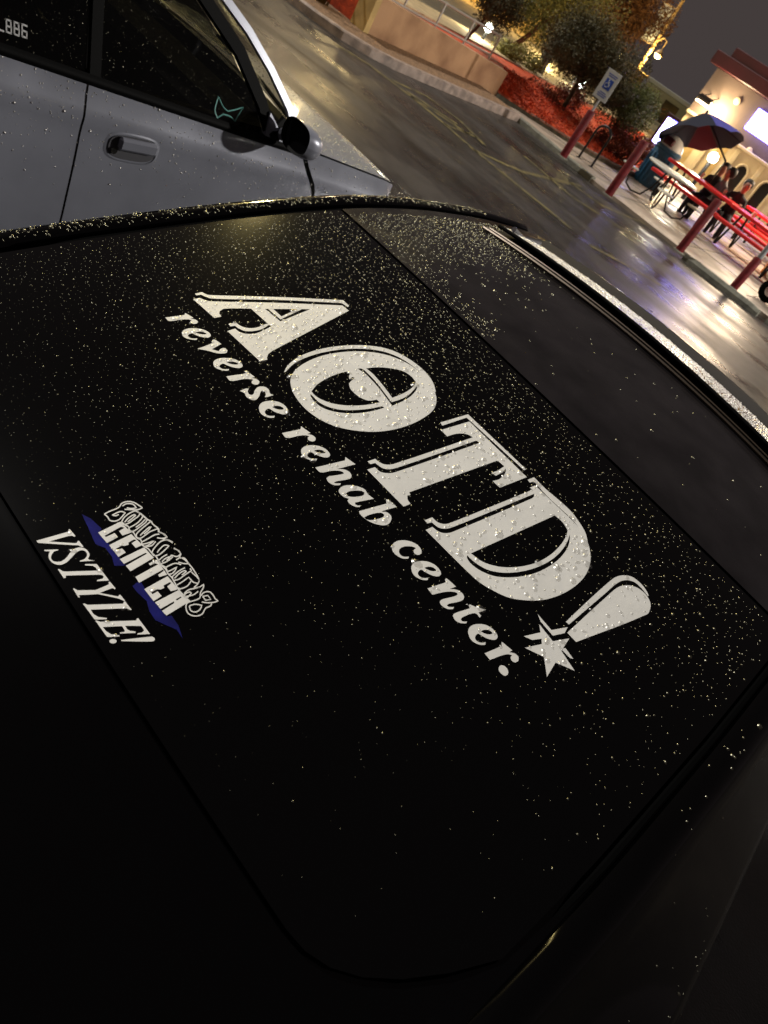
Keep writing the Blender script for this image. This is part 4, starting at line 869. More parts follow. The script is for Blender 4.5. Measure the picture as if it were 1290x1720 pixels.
mb = MB(); mb.tube([(b1_[0], b1_[1], .9), (b1_[0], b1_[1], 1.58)], .022, 8); mb.build('sign_tube', 'greytube', t1, True)
psg = thing('parking_sign', (b1_[0], b1_[1] - .03, 1.12), 'white parking sign with blue wheelchair square on the red bollard', 'sign')
sz = 1.12
mb = MB(); mb.box((b1_[0], b1_[1] - .032, sz + .23), (.30, .006, .47), 0, .002); plate = mb.build('plate', 'signwhite', psg)
mb = MB(); mb.box((b1_[0], b1_[1] - .037, sz + .25), (.155, .003, .165)); bs = mb.build('blue_square', 'signblue', psg)
mb = MB()
def sseg(pts, w_):
    for (a, b) in zip(pts[:-1], pts[1:]): mb.tube([(b1_[0] + a[0], b1_[1] - .0395, sz + .25 + a[1]), (b1_[0] + b[0], b1_[1] - .0395, sz + .25 + b[1])], w_, 6)
sseg([(-.012, .052), (-.012, .012), (.022, .012), (.034, -.03)], .006); sseg([(-.012, .034), (.02, .034)], .005)
sseg([(-.02 + .032*math.cos(a), -.018 + .032*math.sin(a)) for a in np.linspace(1.9, 6.2, 10)], .005); mb.lathe((b1_[0] - .012, b1_[1] - .040, sz + .25 + .058), [(.004, 0), (.011, .006), (.004, .014)], 8); mb.build('wheelchair_symbol', 'signwhite', bs)
mb = MB()
for k, zz_ in enumerate((.40, .37, .11, .08, .05)): mb.box((b1_[0], b1_[1] - .036, sz + zz_), (.20 - .03*(k % 3), .002, .013))
mb.build('small_print', 'signblue', psg)
a, b = G(971, 268, .06), G(987, 272, .06)
rk = thing('bike_rack', ((a[0] + b[0])/2, (a[1] + b[1])/2, .06), 'black steel hoop bike rack between the sign bollard and the red shrubs', 'bike rack')
mb = MB(); w_ = .34; c = ((a[0] + b[0])/2 + .05, (a[1] + b[1])/2, .06)
mb.tube([(c[0] - w_/2, c[1], .06), (c[0] - w_/2, c[1], .62)] + [(c[0] - w_/2*math.cos(t_), c[1], .62 + .15*math.sin(t_)) for t_ in np.linspace(0, math.pi, 9)[1:-1]] + [(c[0] + w_/2, c[1], .62), (c[0] + w_/2, c[1], .06)], .024, 10); mb.build('hoop', 'blackmetal', rk, True)
for sgn in (-1, 1): mb = MB(); mb.lathe((c[0] + sgn*w_/2, c[1], .061), [(.06, 0), (.06, .008), (.026, .01)], 12); mb.build('foot_plate', 'blackmetal', rk, True)

# ================================================================== restaurant
M['rwall'] = mat('tan_restaurant_wall', (.11, .078, .066), .8, 0, .3, var=.1, vscale=2, bump=.1, bscale=40)
M['cream'] = mat('cream_stucco', (.62, .50, .30), .7, 0, .3, var=.08, vscale=3, bump=.1, bscale=40)
M['cornice'] = mat('red_cornice_paint', (.055, .004, .008), .45, 0, .5, var=.15, vscale=2)
M['lit'] = mat('lit_sign_face', (.9, .9, .9), .5, emit=(.46, .42, 1.0), estr=14.0)
M['bluelit'] = mat('blue_edge_light', (.1, .1, .4), .5, emit=(.16, .14, 1.0), estr=16.0)
M['warmlit'] = mat('lit_lamp_face', (.9, .8, .6), .5, emit=(1.0, .82, .48), estr=30.0)
M['coollit'] = mat('white_lamp_globe', (.9, .9, .9), .4, emit=(.92, 1.0, .92), estr=22.0)
M['yellowlit'] = mat('sodium_lamp_face', (.9, .7, .3), .4, emit=(1.0, .80, .30), estr=22.0)
M['winglass'] = mat('dim_window', (.02, .018, .016), .1)
RY = 26.0
xl = onY(1180, 150, RY)[0]; zc = 2.98; zt = 3.62
rest = thing('restaurant', (xl + 6, RY + 4, .05), 'tan restaurant with dark red cornice, lit sign and arched windows behind the patio', 'building')
mb = MB(); mb.box((xl + 7, RY + 4, zc/2 + .02), (14, 8, zc)); mb.build('wall', 'rwall', rest)
mb = MB(); mb.box((xl + 7 + .05, RY + 4, zc + .21), (14.5, 8.7, .36), 0, .02); mb.box((xl + 7 + .25, RY + 4, zc + .52), (14.1, 8.4, .30), 0, .02); mb.build('cornice', 'cornice', rest)
mb = MB(); mb.box((xl + 7, RY - .03, .84), (13.9, .06, 1.60)); mb.build('dado', 'cream', rest)
mb = MB(); mb.box((xl + 7, RY - .07, 1.68), (13.95, .16, .10), 0, .02); mb.build('moulding', 'cream', rest)
for k in range(14):
    mb = MB(); mb.box((xl + .35 + k*.92, RY - .085, .83), (.16, .05, 1.58), 0, .01); mb.build('pilaster', 'cream', rest)
for k in range(12):
    cx = xl + .35 + .46 + k*.92
    if k < 2: continue
    prf = [(cx - .21, .25), (cx + .21, .25), (cx + .21, 1.13)] + [(cx + .21*math.cos(a), 1.13 + .24*math.sin(a)) for a in np.linspace(0, math.pi, 10)[1:-1]] + [(cx - .21, 1.13)]
    mb = MB(); mb.prism([(a, RY - .062, b) for a, b in prf], (0, -.008, 0)); wn = mb.build('arched_window', 'winglass', rest)
    mb = MB(); rim = [(a, RY - .08, b) for a, b in prf]; mb.tube(rim + [rim[0]], .035, 6); mb.build('arch_trim', 'cream', wn, True)
for k in range(2):
    mb = MB(); mb.box((xl + .35 + .46 + k*.92, RY - .064, .95), (.30, .01, 1.2)); mb.build('recess', 'stucco_end', rest)
s0 = onY(1253, 208, RY - .2); s1 = onY(1273, 188, RY - .2)
zb_, zt_ = s0[2] - .03, s1[2] + .02
mb = MB(); mb.box((s0[0] + 1.15, RY - .12, (zb_ + zt_)/2), (2.2, .20, zt_ - zb_), 0, .04); sg = mb.build('lit_sign', 'lit', rest)
mb = MB(); mb.box((s0[0] + 1.15, RY - .03, (zb_ + zt_)/2), (2.36, .05, zt_ - zb_ + .16), 0, .02); mb.build('sign_edge', 'bluelit', sg)
for px, py in ((1238, 170), (1258, 253)):
    v_ = onY(px, py, RY - .05); mb = MB(); mb.lathe((0, 0, 0), [(.03, 0), (.09, .0), (.10, .03), (.05, .05)], 14); mb.v = [(v_[0] + a[0], RY - .02 - a[2], v_[2] + a[1]) for a in mb.v]; mb.build('round_vent', 'cream', rest, True)
# flood lamp on the wall corner
f0 = onY(1180, 172, RY - .55)
fl = thing('flood_lamp', (f0[0], RY - .1, f0[2]), 'bright wall flood lamp at the corner of the restaurant above the parasol', 'lamp')
mb = MB(); mb.box((f0[0], RY - .5, f0[2] + .10), (.50, .16, .16), 0, .03, .5); mb.build('housing', 'blackmetal', fl)
mb = MB(); mb.box((f0[0], RY - .47, f0[2] + .01), (.46, .20, .02), 0, .005, .5); mb.build('lamp_face', 'warmlit', fl)
mb = MB(); mb.tube([(f0[0] - .15, RY, f0[2] + .30), (f0[0] - .15, RY - .46, f0[2] + .16)], .02, 6); mb.tube([(f0[0] + .15, RY, f0[2] + .30), (f0[0] + .15, RY - .46, f0[2] + .16)], .02, 6); mb.build('bracket', 'blackmetal', fl, True)
lamp('flood_light', (f0[0] + .38, RY - .36, f0[2] - .02), 330, (1.0, .80, .45), .18)
# patio globe lamp
gp = onY(1197, 266, 21.0); gl_ = thing('patio_lamp', (gp[0], 21.0, .06), 'white globe lamp on a black post behind the picnic tables', 'lamp')
mb = MB(); mb.tube([(gp[0], 21, .06), (gp[0], 21, gp[2] - .06)], [.06, .05], 10); mb.build('post', 'blackmetal', gl_, True)
mb = MB(); mb.lathe((gp[0], 21, gp[2] - .10), [(.02, 0), (.10, .03), (.13, .11), (.10, .20), (.02, .24)], 14); mb.build('globe', 'coollit', gl_, True)
lamp('patio_lamp_and_fill', (gp[0], 20.75, gp[2] + .02), 130, (1.0, .90, .68), .12)
lamp('patio_lamp_and_fill', (-4.4, 19.4, 2.5), 600, (1.0, .76, .52), .6)  # added fill over the tables, no fixture hangs here
lamp('patio_lamp_and_fill', (-1.5, 23.4, 1.9), 240, (1.0, .80, .48), .3)  # added fill for the lower wall, no fixture here either
# grey building beyond
M['greywall'] = mat('grey_block_wall', (.20, .205, .19), .8, 0, .3, var=.12, vscale=.8)
gb0 = onY(1095, 205, 42.0); gb = thing('grey_building', (gb0[0] + 3, 46, .05), 'plain grey building beyond the palm and patio', 'building')
ztop = onY(1105, 150, 42.0)[2]
mb = MB(); mb.box((gb0[0] + 3.2, 46, ztop/2 + .05), (9.5, 8, ztop)); mb.build('wall', 'greywall', gb)
mb = MB(); mb.box((gb0[0] + 3.2, 46, ztop + .16), (9.8, 8.3, .22), 0, .03); mb.build('parapet', 'greywall', gb)
for k in range(3):
    mb = MB(); mb.box((gb0[0] + .4 + k*2.3, 41.98, 1.0), (.9, .06, 1.0)); wn = mb.build('window', 'winglass', gb)
    mb = MB(); mb.box((gb0[0] + .4 + k*2.3, 41.96, .46), (1.0, .1, .06)); mb.build('sill', 'cream', wn)
# menu board on a red post
M['bin'] = mat('blue_bin_paint', (.03, .11, .20), .4, 0, .5, var=.2, vscale=8)
m0 = onY(1128, 205, 19.0); m1 = onY(1100, 240, 19.0); mbd = thing('menu_board', (m1[0], 19.0, .06), 'lit white menu board in a red frame beside the blue bin', 'sign')
mb = MB(); mb.tube([(m0[0] - .16, 19.02, .06), (m0[0] - .16, 19.02, m0[2] + .12)], .05, 8); mb.build('post', 'cornice', mbd, True)
mb = MB(); mb.box((m0[0] + .02, 19.0, (m0[2] + m1[2])/2 + .02), (.30, .06, m0[2] - m1[2] + .05), 0, .01); bd = mb.build('lit_panel', 'lit', mbd)
mb = MB(); mb.box((m0[0] + .02, 18.99, m0[2] + .10), (.40, .09, .07), 0, .01); mb.build('frame_top', 'cornice', mbd)
mb = MB(); mb.box((m0[0] + .10, 18.98, m0[2] + .03), (.12, .08, .05)); mb.build('blue_light', 'bluelit', mbd)
# blue bin
q0 = onY(1112, 268, 18.2); bn = thing('litter_bin', (q0[0], 18.2, .06), 'round blue litter bin with a red flap lid beside the menu board', 'bin')
mb = MB(); mb.lathe((q0[0], 18.2, .06), [(.29, 0), (.31, .05), (.31, .78), (.33, .80), (.33, .86), (.29, .88)], 22); mb.build('drum', 'bin', bn, True)
mb = MB(); mb.lathe((q0[0], 18.2, .94), [(.30, 0), (.27, .12), (.16, .22), (.03, .26)], 18); lid = mb.build('lid', 'signwhite', bn, True)
mb = MB(); mb.box((q0[0], 17.93, 1.05), (.24, .10, .16), 0, .02, -.3); mb.build('flap', 'cornice', lid)
for k in range(7): mb = MB(); a = -2.7 + .36*k; mb.box((q0[0] + .313*math.cos(a), 18.2 + .313*math.sin(a), .44), (.03, .06, .60), a + math.pi/2*0, .006); mb.build('slat', 'bin', bn)

# ================================================================== patio furniture
M['redtop'] = mat('red_coated_steel', (.72, .018, .018), .4, 0, .4, .1)
M['whitetop'] = mat('white_table_top', (.66, .64, .56), .4)
rt = thing('round_table', (-6.05, 15.75, .06), 'white round patio table with attached round stools on bent black legs', 'table')
mb = MB(); mb.lathe((-6.05, 15.75, .74), [(.02, -.02), (.54, -.02), (.56, 0), (.54, .02), (.02, .02)], 32); mb.build('table_top', 'whitetop', rt, True)
for k in range(4):
    a = .5 + k*math.pi/2; c_, s_ = math.cos(a), math.sin(a); P = [(-6.05 + .10*c_, 15.75 + .10*s_, .71), (-6.05 + .18*c_, 15.75 + .18*s_, .35), (-6.05 + .30*c_, 15.75 + .30*s_, .12), (-6.05 + .5*c_, 15.75 + .5*s_, .09), (-6.05 + .66*c_, 15.75 + .66*s_, .16), (-6.05 + .74*c_, 15.75 + .74*s_, .44)]
    mb = MB(); mb.tube([tuple(q) for q in np.array(smooth([(p_[0], p_[1]) for p_ in P], 1, 180, False) if False else P)], .019, 8); mb.build('leg', 'blackmetal', rt, True)
    mb = MB(); mb.lathe((-6.05 + .76*c_, 15.75 + .76*s_, .45), [(.02, -.012), (.17, -.012), (.18, .004), (.16, .018), (.02, .02)], 18); mb.build('stool_seat', 'whitetop', rt, True)
def picnic(c, rz, L_, label, proto=[None]):
    if proto[0] is None:
        t = thing('picnic_table', (0, 0, 0), label, 'table', 'red picnic tables on the patio')
        for k in range(5): mb = MB(); mb.box((0, -.30 + .15*k, .745), (L_, .135, .065), 0, .012); mb.build('top_slat', 'redtop', t)
        for sgn in (-1, 1):
            for k in range(2): mb = MB(); mb.box((0, sgn*(.62 + .15*k), .455), (L_, .135, .065), 0, .012); mb.build('bench_slat', 'redtop', t)
            mb = MB(); x = sgn*(L_/2 - .28); mb.tube([(x, -.55, .03), (x, -.22, .72), (x, .22, .72), (x, .55, .03)], .026, 8); mb.tube([(x, -.78, .43), (x, .78, .43)], .024, 8); mb.tube([(x, -.70, .43), (x, -.62, .03)], .02, 8); mb.tube([(x, .70, .43), (x, .62, .03)], .02, 8); mb.build('leg_frame', 'blackmetal', t, True)
        mb = MB(); mb.tube([(-L_/2 + .28, 0, .40), (L_/2 - .28, 0, .40)], .02, 8); mb.build('stretcher', 'blackmetal', t, True)
        proto[0] = t
    else:
        s_ = proto[0]; t = s_.copy(); COL.objects.link(t); t['label'] = label
        for ch in list(s_.children): o = ch.copy(); COL.objects.link(o); o.parent = t
    t.location = (c[0], c[1], .06); t.rotation_euler = (0, 0, rz); return t
for (c, rz, lab) in (((-6.10, 17.75), .0, 'red slatted picnic table beside the blue bin'), ((-4.30, 17.60), .0, 'red slatted picnic table where the people sit'), ((-2.50, 17.45), .0, 'red slatted picnic table farthest from the blue bin'), ((-4.9, 20.6), .0, 'red slatted picnic table close to the arched windows'), ((-3.2, 19.5), .0, 'red slatted picnic table behind the seated people'), ((-2.7, 21.4), .0, 'red slatted picnic table nearest the lit sign')):
    picnic(c, rz, 1.75, lab)
# things left on the tables
M['cup'] = mat('paper_cup', (.75, .72, .62), .5); M['basket'] = mat('food_tray', (.55, .42, .22), .7)
for k, (x, y, z) in enumerate(((-5.7, 18.0, .835), (-6.4, 18.2, .835), (-4.75, 17.5, .835), (-4.05, 17.6, .835), (-2.9, 17.3, .835))):
    mb = MB(); mb.lathe((x, y, z - .01), [(.028, 0), (.038, .10), (.041, .105), (.036, .11)], 12); o = mb.build('paper_cup', 'cup', None, True); tag(o, ('pale paper cup at the right end of the table under the parasol', 'pale paper cup at the bin end of the table under the parasol', 'pale paper cup nearest the grey shirt on the people\'s table', 'pale paper cup at the far end of the people\'s table', 'pale paper cup on the table farthest from the blue bin')[k], 'cup', 'cups on the picnic tables')
# parasol
uc = onY(1177, 230, 18.1); ax = Vector((-.52, 0.10, .85)).normalized()
um = thing('parasol', (-6.15, 18.1, .80), 'tilted dark parasol with maroon and blue panels above a picnic table', 'parasol')
R3 = ax.to_track_quat('Z', 'Y').to_matrix(); o = Vector((uc[0], 18.1, uc[2]))
M['navy'] = mat('charcoal_canopy_cloth', (.026, .028, .045), .8, 0, .2, bump=.1, bscale=60); M['maroon'] = mat('maroon_canopy_cloth', (.10, .016, .028), .8, 0, .2); M['violet'] = mat('blue_canopy_cloth', (.10, .10, .42), .7, 0, .2)
def cp(a, r): return o + R3 @ Vector((r*.88*math.cos(a), r*.88*math.sin(a), .48*(1 - r**1.25) - .06*r*(1 - abs(math.cos(4*a)))))
for k in range(8):
    a0 = 2*math.pi*k/8; mb = MB(); mb.add(*grid(lambda u, v: tuple(cp(a0 + u*math.pi/4, max(.02, v))), np.linspace(0, 1, 5), np.linspace(0, 1, 7)))
    cw_ = [cp(2*math.pi*j/8 + math.pi/8, .8) - o for j in range(8)]; kv = max(range(8), key=lambda j: cw_[j].x - .45*cw_[j].y)
    pn = mb.build('canopy_panel', 'violet' if k == kv else ('maroon' if (k - kv) % 8 == 3 else 'navy'), um, True)
    mb = MB(); mb.tube([tuple(cp(a0, .05) - ax*.02), tuple(cp(a0, .98) - ax*.015)], .008, 5); mb.build('rib', 'blackmetal', um)
mb = MB(); mb.tube([(-6.15, 18.1, .80), (-6.15, 18.1, uc[2] - .1), tuple(o + ax*.5)], .022, 8); mb.build('pole', 'blackmetal', um, True)
mb = MB(); mb.lathe(tuple(o + ax*.46), [(.03, 0), (.035, .04), (.01, .08)], 10); mb.build('finial', 'blackmetal', um, True)
# orange cooler and delivery scooter by the last post
M['orangebox'] = mat('orange_cooler', (.60, .20, .02), .45)
M['scooter'] = mat('cream_scooter_paint', (.62, .50, .36), .3, 0, .5, .3)
sc0 = G(1279, 506, .06); sx0, sy0 = float(sc0[0]), float(sc0[1]) + .05; fx = lambda x: 2*sx0 + 1.15 - x
cb = G(1281, 462, .06); mb = MB(); ob = thing('cooler_box', (cb[0] + .2, cb[1] + .3, .06), 'orange cooler cabinet standing behind the cream scooter', 'cooler')
mb.box((cb[0] + .2, cb[1] + .3, .36), (.62, .5, .60), 0, .03); mb.build('cabinet', 'orangebox', ob)
mb = MB(); mb.box((cb[0] + .2, cb[1] + .3, .70), (.66, .54, .08), 0, .02); mb.build('lid', 'orangebox', ob)
mb = MB(); mb.tube([(cb[0] + .05, cb[1] + .05, .55), (cb[0] + .05, cb[1] + .02, .55), (cb[0] + .35, cb[1] + .02, .55), (cb[0] + .35, cb[1] + .05, .55)], .012, 6); mb.build('handle', 'blackmetal', ob, True)
sco = thing('scooter', (sx0 + .6, sy0, .06), 'cream motor scooter parked beside the post with the grey tube', 'scooter')
for xx, in ((sx0,), (sx0 + 1.15,)):
    mb = MB(); mb.lathe((0, 0, 0), [(.10, -.05), (.17, -.05), (.20, -.03), (.20, .03), (.17, .05), (.10, .05)], 18); mb.v = [(xx + a[0], sy0 + a[2], .26 + a[1]) for a in mb.v]; wl = mb.build('wheel', 'rubber', sco, True)
    mb = MB(); mb.tube([(xx, sy0 - .06, .26), (xx, sy0 + .06, .26)], .09, 12); mb.build('hub', 'chrome', wl, True)
def blob(pts, rr, nm, ma): mb = MB(); mb.tube(pts, rr, 14); return mb.build(nm, ma, sco, True)
blob([(sx0 + .75, sy0, .46), (sx0 + 1.0, sy0, .50), (sx0 + 1.25, sy0, .50), (sx0 + 1.4, sy0, .44)], [.10, .17, .15, .05], 'rear_body', 'scooter')
blob([(sx0 + .25, sy0, .28), (sx0 + .5, sy0, .24), (sx0 + .8, sy0, .28)], [.09, .11, .10], 'footboard', 'scooter')
blob([(sx0 + .24, sy0, .28), (sx0 + .18, sy0, .55), (sx0 + .13, sy0, .78)], [.10, .17, .12], 'leg_shield', 'scooter')
blob([(sx0 - .10, sy0, .40), (sx0 + .0, sy0, .48), (sx0 + .14, sy0, .42)], [.03, .09, .05], 'front_fender', 'scooter')
mb = MB(); mb.box((sx0 + 1.02, sy0, .68), (.60, .24, .09), 0, .03); mb.build('seat', 'blackmetal', sco)
mb = MB(); mb.tube([(sx0 + .22, sy0 - .30, .98), (sx0 + .14, sy0 - .1, .93), (sx0 + .14, sy0 + .1, .93), (sx0 + .22, sy0 + .30, .98)], .016, 8); mb.tube([(sx0 + .02, sy0, .30), (sx0 + .14, sy0, .93)], .02, 8); mb.build('handlebar', 'chrome', sco, True)
mb = MB(); mb.lathe((0, 0, 0), [(.02, 0), (.07, .01), (.075, .05), (.03, .09)], 14); mb.v = [(sx0 + .12 - a[2], sy0 + a[0], .86 + a[1]) for a in mb.v]; mb.build('headlight', 'chrome', sco, True)

for o_ in list(sco.children_recursive):
    bx_ = sx0 + .6      # the scooter stands tail towards the post
    for v in o_.data.vertices: v.co.x = -v.co.x - .05
    o_.data.flip_normals()
# ================================================================== seated people
M['skin'] = mat('skin', (.42, .22, .15), .6); M['hair'] = mat('dark_hair', (.014, .011, .010), .6); M['greyshirt'] = mat('grey_shirt_cloth', (.26, .25, .25), .85); M['darkjacket'] = mat('dark_jacket_cloth', (.030, .030, .036), .85); M['jeans'] = mat('dark_trousers', (.03, .035, .05), .85)
def person(loc, rz, shirt, label, lean=.10, arm=(.30, .02)):
    t = thing('person', loc, label, 'person'); t.rotation_euler = (0, 0, rz)
    V = []; E_ = []; R = []
    def v(p, r): V.append(p); R.append(r); return len(V) - 1
    def ch(i, *ps):
        for p, r in ps: j = v(p, r); E_.append((i, j)); i = j
        return i
    hip = v((0, 0, .52), .135); ch1 = ch(hip, ((0, lean*.4, .70), .135), ((0, lean*.8, .88), .15)); nk = ch(ch1, ((0, lean, 1.02), .075), ((0, lean + .02, 1.09), .055))
    hd_ = ch(nk, ((0, lean + .04, 1.16), .085), ((0, lean + .045, 1.23), .092), ((0, lean + .04, 1.30), .06))
    for s_ in (-1, 1):
        sh = ch(ch1, ((s_*.17, lean*.9, .94), .062), ((s_*.24, lean + .02, .72), .048), ((s_*.17, lean + arm[0]*.7, .74 + arm[1]), .038), ((s_*.12, lean + arm[0], .78 + arm[1]), .036))
        ch(hip, ((s_*.10, .06, .50), .10), ((s_*.12, .42, .50), .075), ((s_*.12, .46, .26), .055), ((s_*.12, .43, .07), .045), ((s_*.12, .56, .04), .04))
    me = bpy.data.meshes.new('body'); me.from_pydata(V, E_, []); me.update(); o = bpy.data.objects.new('body', me); link(o, t)
    for k in (shirt, 'skin', 'jeans'): me.materials.append(M[k])
    sm_ = o.modifiers.new('skin', 'SKIN'); sk = me.skin_vertices[0].data
    for i, r in enumerate(R): sk[i].radius = (r, r*.82 if i in (0, 1, 2) else r); sk[i].use_root = (i == 0)
    ss = o.modifiers.new('sub', 'SUBSURF'); ss.levels = 1; ss.render_levels = 1
    dg = bpy.context.evaluated_depsgraph_get(); m2 = bpy.data.meshes.new_from_object(o.evaluated_get(dg)); o.modifiers.clear(); o.data = m2
    m2.materials.clear()
    for k in (shirt, 'skin', 'jeans'): m2.materials.append(M[k])
    for p_ in m2.polygons:
        c = p_.center; p_.use_smooth = True
        p_.material_index = 1 if c.z > 1.04 or (abs(c.x) < .16 and c.y > lean + arm[0]*.86 and c.z > .70) else (2 if c.z < .58 and (abs(c.y) > .12 or c.z < .5) else 0)
    mb = MB(); mb.lathe((0, 0, 0), [(.03, -.085), (.085, -.06), (.108, .00), (.110, .06), (.085, .115), (.03, .135)], 14, 1, 1.0); mb.v = [(a[0], lean + .02 + a[1] - .030, 1.215 + a[2]) for a in mb.v]
    me = bpy.data.meshes.new('hair'); me.from_pydata(mb.v, [], mb.f); me.update(); me.materials.append(M['hair']); me.polygons.foreach_set('use_smooth', [True]*len(me.polygons)); h = bpy.data.objects.new('hair', me); link(h, t); return t
pp = onY(1196, 312, 18.4); person((pp[0], 18.45, .0), math.pi, 'darkjacket', 'person in a dark jacket facing the camera across the red table', .06)
pp = onY(1216, 326, 18.3); person((pp[0], 18.3, .0), 2.3, 'greyshirt', 'person in a grey shirt with dark hair turned sideways at the red table', .16)
pp = onY(1237, 334, 18.3); person((pp[0], 18.35, .0), math.pi + .3, 'darkjacket', 'person in a dark jacket seated beside the grey shirt', .12, (.34, .08))

# ================================================================== street lamps and far lights
def post_lamp(px, py, Y, label, face='coollit', power=0, col=(1, 1, 1), r=.10, h0=.5):
    p = onY(px, py, Y); t = thing('post_lamp', (p[0], Y, h0), label, 'lamp', 'lit lamps along the street')
    mb = MB(); mb.tube([(p[0], Y, h0), (p[0], Y, p[2] - r)], [.05, .035], 8); mb.build('post', 'blackmetal', t, True)
    mb = MB(); mb.lathe((p[0], Y, p[2] - r), [(r*.3, 0), (r*.9, r*.4), (r, r), (r*.8, r*1.7), (r*.2, r*2)], 12); mb.build('globe', face, t, True)
    if power: lamp('street_lamp_and_fill', (p[0] + .0, Y - r - .12, p[2]), power, col, r)
    return p
post_lamp(821, 46, 17.2, 'tall white lamp glowing beside the small round tree', 'coollit', 70, (1, .92, .62), .10)
post_lamp(976, 140, 23, 'white lamp glowing under the dark olive tree', 'coollit', 60, (1, .95, .7), .13)
post_lamp(980, 115, 30, 'smaller white lamp above the one under the olive tree', 'coollit', 0, (1, 1, 1), .10)
post_lamp(967, 22, 30, 'lamp glinting through the yellow-green tree', 'yellowlit', 1500, (1, .66, .22), .11)
post_lamp(1040, 95, 30, 'lamp glinting through the edge of the olive tree', 'yellowlit', 0, (1, 1, 1), .10)
pb = onY(1075, 112, 36.0); pt = onY(1150, -6, 36.0)
sp_ = thing('street_lamp', (pb[0], 36, .05), 'tall street lamp pole with hanging banner and curved arm', 'street lamp')
M['pole'] = mat('lamplit_pole', (.50, .33, .14), .5)  # ochre base puts orange lamplight into the pole colour
mb = MB(); mb.tube([(pb[0], 36, .05), (pb[0], 36, 7.0)], [.10, .06], 10); mb.build('pole', 'pole', sp_, True)
lp_ = onY(1106, 92, 36.0)
mb = MB(); mb.tube([(pb[0], 36, lp_[2] + .35), (pb[0] + .25, 36, lp_[2] + .62), (lp_[0], 36, lp_[2] + .55), (lp_[0], 36, lp_[2] + .2)], .03, 8); mb.build('arm', 'pole', sp_, True)
mb = MB(); mb.lathe((lp_[0], 36, lp_[2] - .06), [(.14, 0), (.20, .06), (.12, .22), (.03, .28)], 14); hd2 = mb.build('lamp_shade', 'pole', sp_, True)
mb = MB(); mb.lathe((lp_[0], 36, lp_[2] - .16), [(.03, 0), (.12, .04), (.14, .10)], 12); mb.build('lamp_bulb', 'yellowlit', hd2, True)
lamp('street_lamp_and_fill', (lp_[0], 35.7, lp_[2] - .3), 350, (1, .75, .3), .1)
b0 = onY(1092, 74, 36.0); b1z = onY(1130, 12, 36.0)[2]
mb = MB(); mb.box((pb[0] - .42, 36, (b0[2] + b1z)/2), (.60, .03, b1z - b0[2] - .05), 0, .008); bn_ = mb.build('banner', 'signwhite', sp_)
for zz_ in (b0[2], b1z): mb = MB(); mb.tube([(pb[0], 36, zz_), (pb[0] - .75, 36, zz_)], .025, 6); mb.build('banner_rod', 'pole', sp_, True)
# yellow block buildings and low walls across the street
M['yellowwall'] = mat('ochre_block_wall', (.42, .30, .12), .8, 0, .3, var=.15, vscale=1.5)
for k, (px, py, Y, w_, h, lab) in enumerate(((855, 45, 34, 2.2, 1.5, 'small ochre building across the street by the blue gap'), (1010, 130, 34, 1.6, 1.2, 'small ochre kiosk across the street behind the olive tree'), (905, 75, 40, 3.0, 1.0, 'long low ochre building far across the street'))):
    p = onY(px, py, Y); t = thing('street_building', (p[0], Y + 1, .55), lab, 'building')
    mb = MB(); mb.box((p[0], Y + 1, .55 + h/2), (w_, 2, h)); mb.build('wall', 'yellowwall', t)
    mb = MB(); mb.box((p[0], Y + 1, .55 + h + .06), (w_ + .2, 2.2, .12), 0, .02); mb.build('roof', 'stucco_end', t)
    mb = MB(); mb.box((p[0] - w_*.2, Y - .02, .55 + h*.4), (w_*.22, .06, h*.7)); mb.build('door', 'winglass', t)
lw = thing('low_wall', (-22.2, 25, .6), 'low ochre wall running along the far side of the street', 'wall')
for k in range(16): mb = MB(); mb.box((-22.2, 8 + k*2.4, .95), (.25, 2.37, .72), 0, .02); mb.build('panel', 'yellowwall', lw)
bn2 = onY(905, 118, 19.5); t = thing('litter_bin', (bn2[0], 19.5, .53), 'tall black litter bin on the street path', 'bin')
mb = MB(); mb.box((bn2[0], 19.5, .53 + .34), (.22, .22, .68), 0, .03); mb.build('body', 'blackmetal', t)
mb = MB(); mb.lathe((bn2[0], 19.5, 1.21), [(.13, 0), (.11, .06), (.04, .10)], 12); mb.build('hood', 'rail', t, True)
for k, (px, py) in enumerate(((700, -25), (745, -5), (870, 75), (900, 95))):
    p = onY(px, py, 22 + k); shrub((-23.4, 14 + 5.5*k, 1.3), (1.0, 1.3, .75), 1600, .07, 'leaf_olive', ('olive hedge shrub beyond the low ochre wall near the railing', 'second olive shrub along the low ochre wall', 'third olive shrub along the low ochre wall', 'fourth olive shrub along the low ochre wall')[k], 40 + k, 'shrubs beyond the low wall')
lamp('street_lamp_and_fill', (-15.5, 14, 5.0), 260, (1, .74, .42), .2)  # added warm glow over the street, no lamp stands here
lamp('street_lamp_and_fill', (-20.5, 21, 4.0), 260, (1, .74, .34), .2)  # added to light the trees from behind, without a lamp post

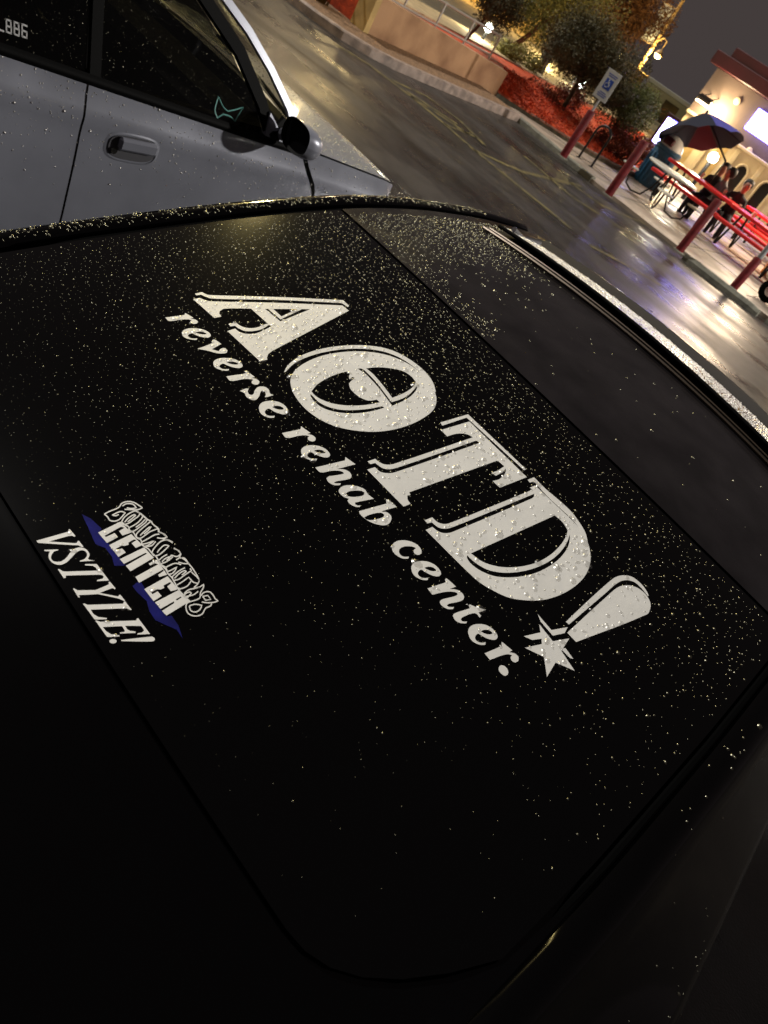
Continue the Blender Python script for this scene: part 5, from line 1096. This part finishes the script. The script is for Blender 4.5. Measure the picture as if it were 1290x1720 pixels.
# low red ground cover over the sloping bed
g = np.random.default_rng(77); i_ = g.integers(0, 6, 2600); u_ = g.uniform(0, 1, 2600); v_ = g.uniform(0.03, 1, 2600); P = []
for i, u, v in zip(i_, u_, v_):
    a = np.array([*BK[i], .13])*(1 - u) + np.array([*BK[i + 1], .13])*u
    up_ = [(-9.95, 14.6, .52), (-10.0, 15.2, .52), (-10.1, 16.0, .52), (-10.2, 16.8, .50), (-10.3, 17.6, .45), (-10.5, 18.6, .42), (-11, 21, .4)]
    b = np.array(up_[i])*(1 - u) + np.array(up_[i + 1])*u; P.append(a*(1 - v) + b*v)
P = np.array(P); P[:, 2] += g.uniform(.0, .06, len(P)); a = g.normal(0, 1, P.shape); a[:, 2] *= .5; a /= np.linalg.norm(a, axis=1, keepdims=True); b = np.cross(a, g.normal(0, 1, P.shape)); b /= np.linalg.norm(b, axis=1, keepdims=True)
V = np.stack([P - a*.035, P - b*.016, P + a*.035, P + b*.016], 1).reshape(-1, 3); M['cover'] = mat('red_ground_cover', (.62, .075, .02), .7, 0, .3, col2=(.34, .04, .015), vscale=3)
mb = MB(); mb.v = [tuple(q) for q in V]; mb.f = [(4*i, 4*i + 1, 4*i + 2, 4*i + 3) for i in range(len(P))]; o = stuff(mb.build('ground_cover', 'cover')); o['label'] = 'low bright red ground cover on the sloping bed'; o['category'] = 'ground cover'

# car-park lamp at the pavement, right of the bays: its low beam rakes the parked cars and the wall
cl = thing('car_park_lamp', (6.6, 14.3, .06), 'car park lamp post with a broad white lamp head beyond the bays', 'street lamp')
mb = MB(); mb.tube([(6.6, 14.3, .06), (6.6, 14.3, 6.35)], [.08, .06], 10); mb.build('pole', 'blackmetal', cl, True)
mb = MB(); mb.box((6.45, 14.2, 6.42), (.5, .36, .12), .7, .03); hh = mb.build('lamp_head', 'blackmetal', cl)
mb = MB(); mb.box((6.40, 14.14, 6.352), (.40, .28, .012), .7); mb.build('lamp_face', 'coollit', hh)
lamp('car_park_light', (6.28, 14.0, 6.22), 7000, (1.0, .95, .88), .22, 'SPOT', (-6.7, 6.5, .3), 62)

# sodium lamp on the left kerb, its yellow light glints in the rain on the cars
kl = thing('kerb_lamp', (-9.9, 6.6, 0), 'yellow sodium lamp post on the kerb beyond the silver car', 'street lamp')
mb = MB(); mb.tube([(-9.9, 6.6, 0), (-9.9, 6.6, 4.2)], [.08, .06], 10); mb.tube([(-9.9, 6.6, 4.2), (-9.6, 6.5, 4.45), (-9.2, 6.4, 4.45)], .035, 8); mb.build('pole', 'pole', kl, True)
mb = MB(); mb.box((-9.0, 6.35, 4.42), (.5, .2, .10), -.2, .03); kh = mb.build('lamp_head', 'pole', kl)
mb = MB(); mb.box((-9.0, 6.35, 4.362), (.42, .15, .012), -.2); mb.build('lamp_face', 'yellowlit', kh)
lamp('street_lamp_and_fill', (-9.0, 6.35, 4.28), 1700, (1, .80, .30), .12, 'SPOT', (-1.6, 1.8, 1.2), 46)
lamp('street_lamp_and_fill', (-9.0, 6.5, 4.20), 160, (1, .80, .45), .12)
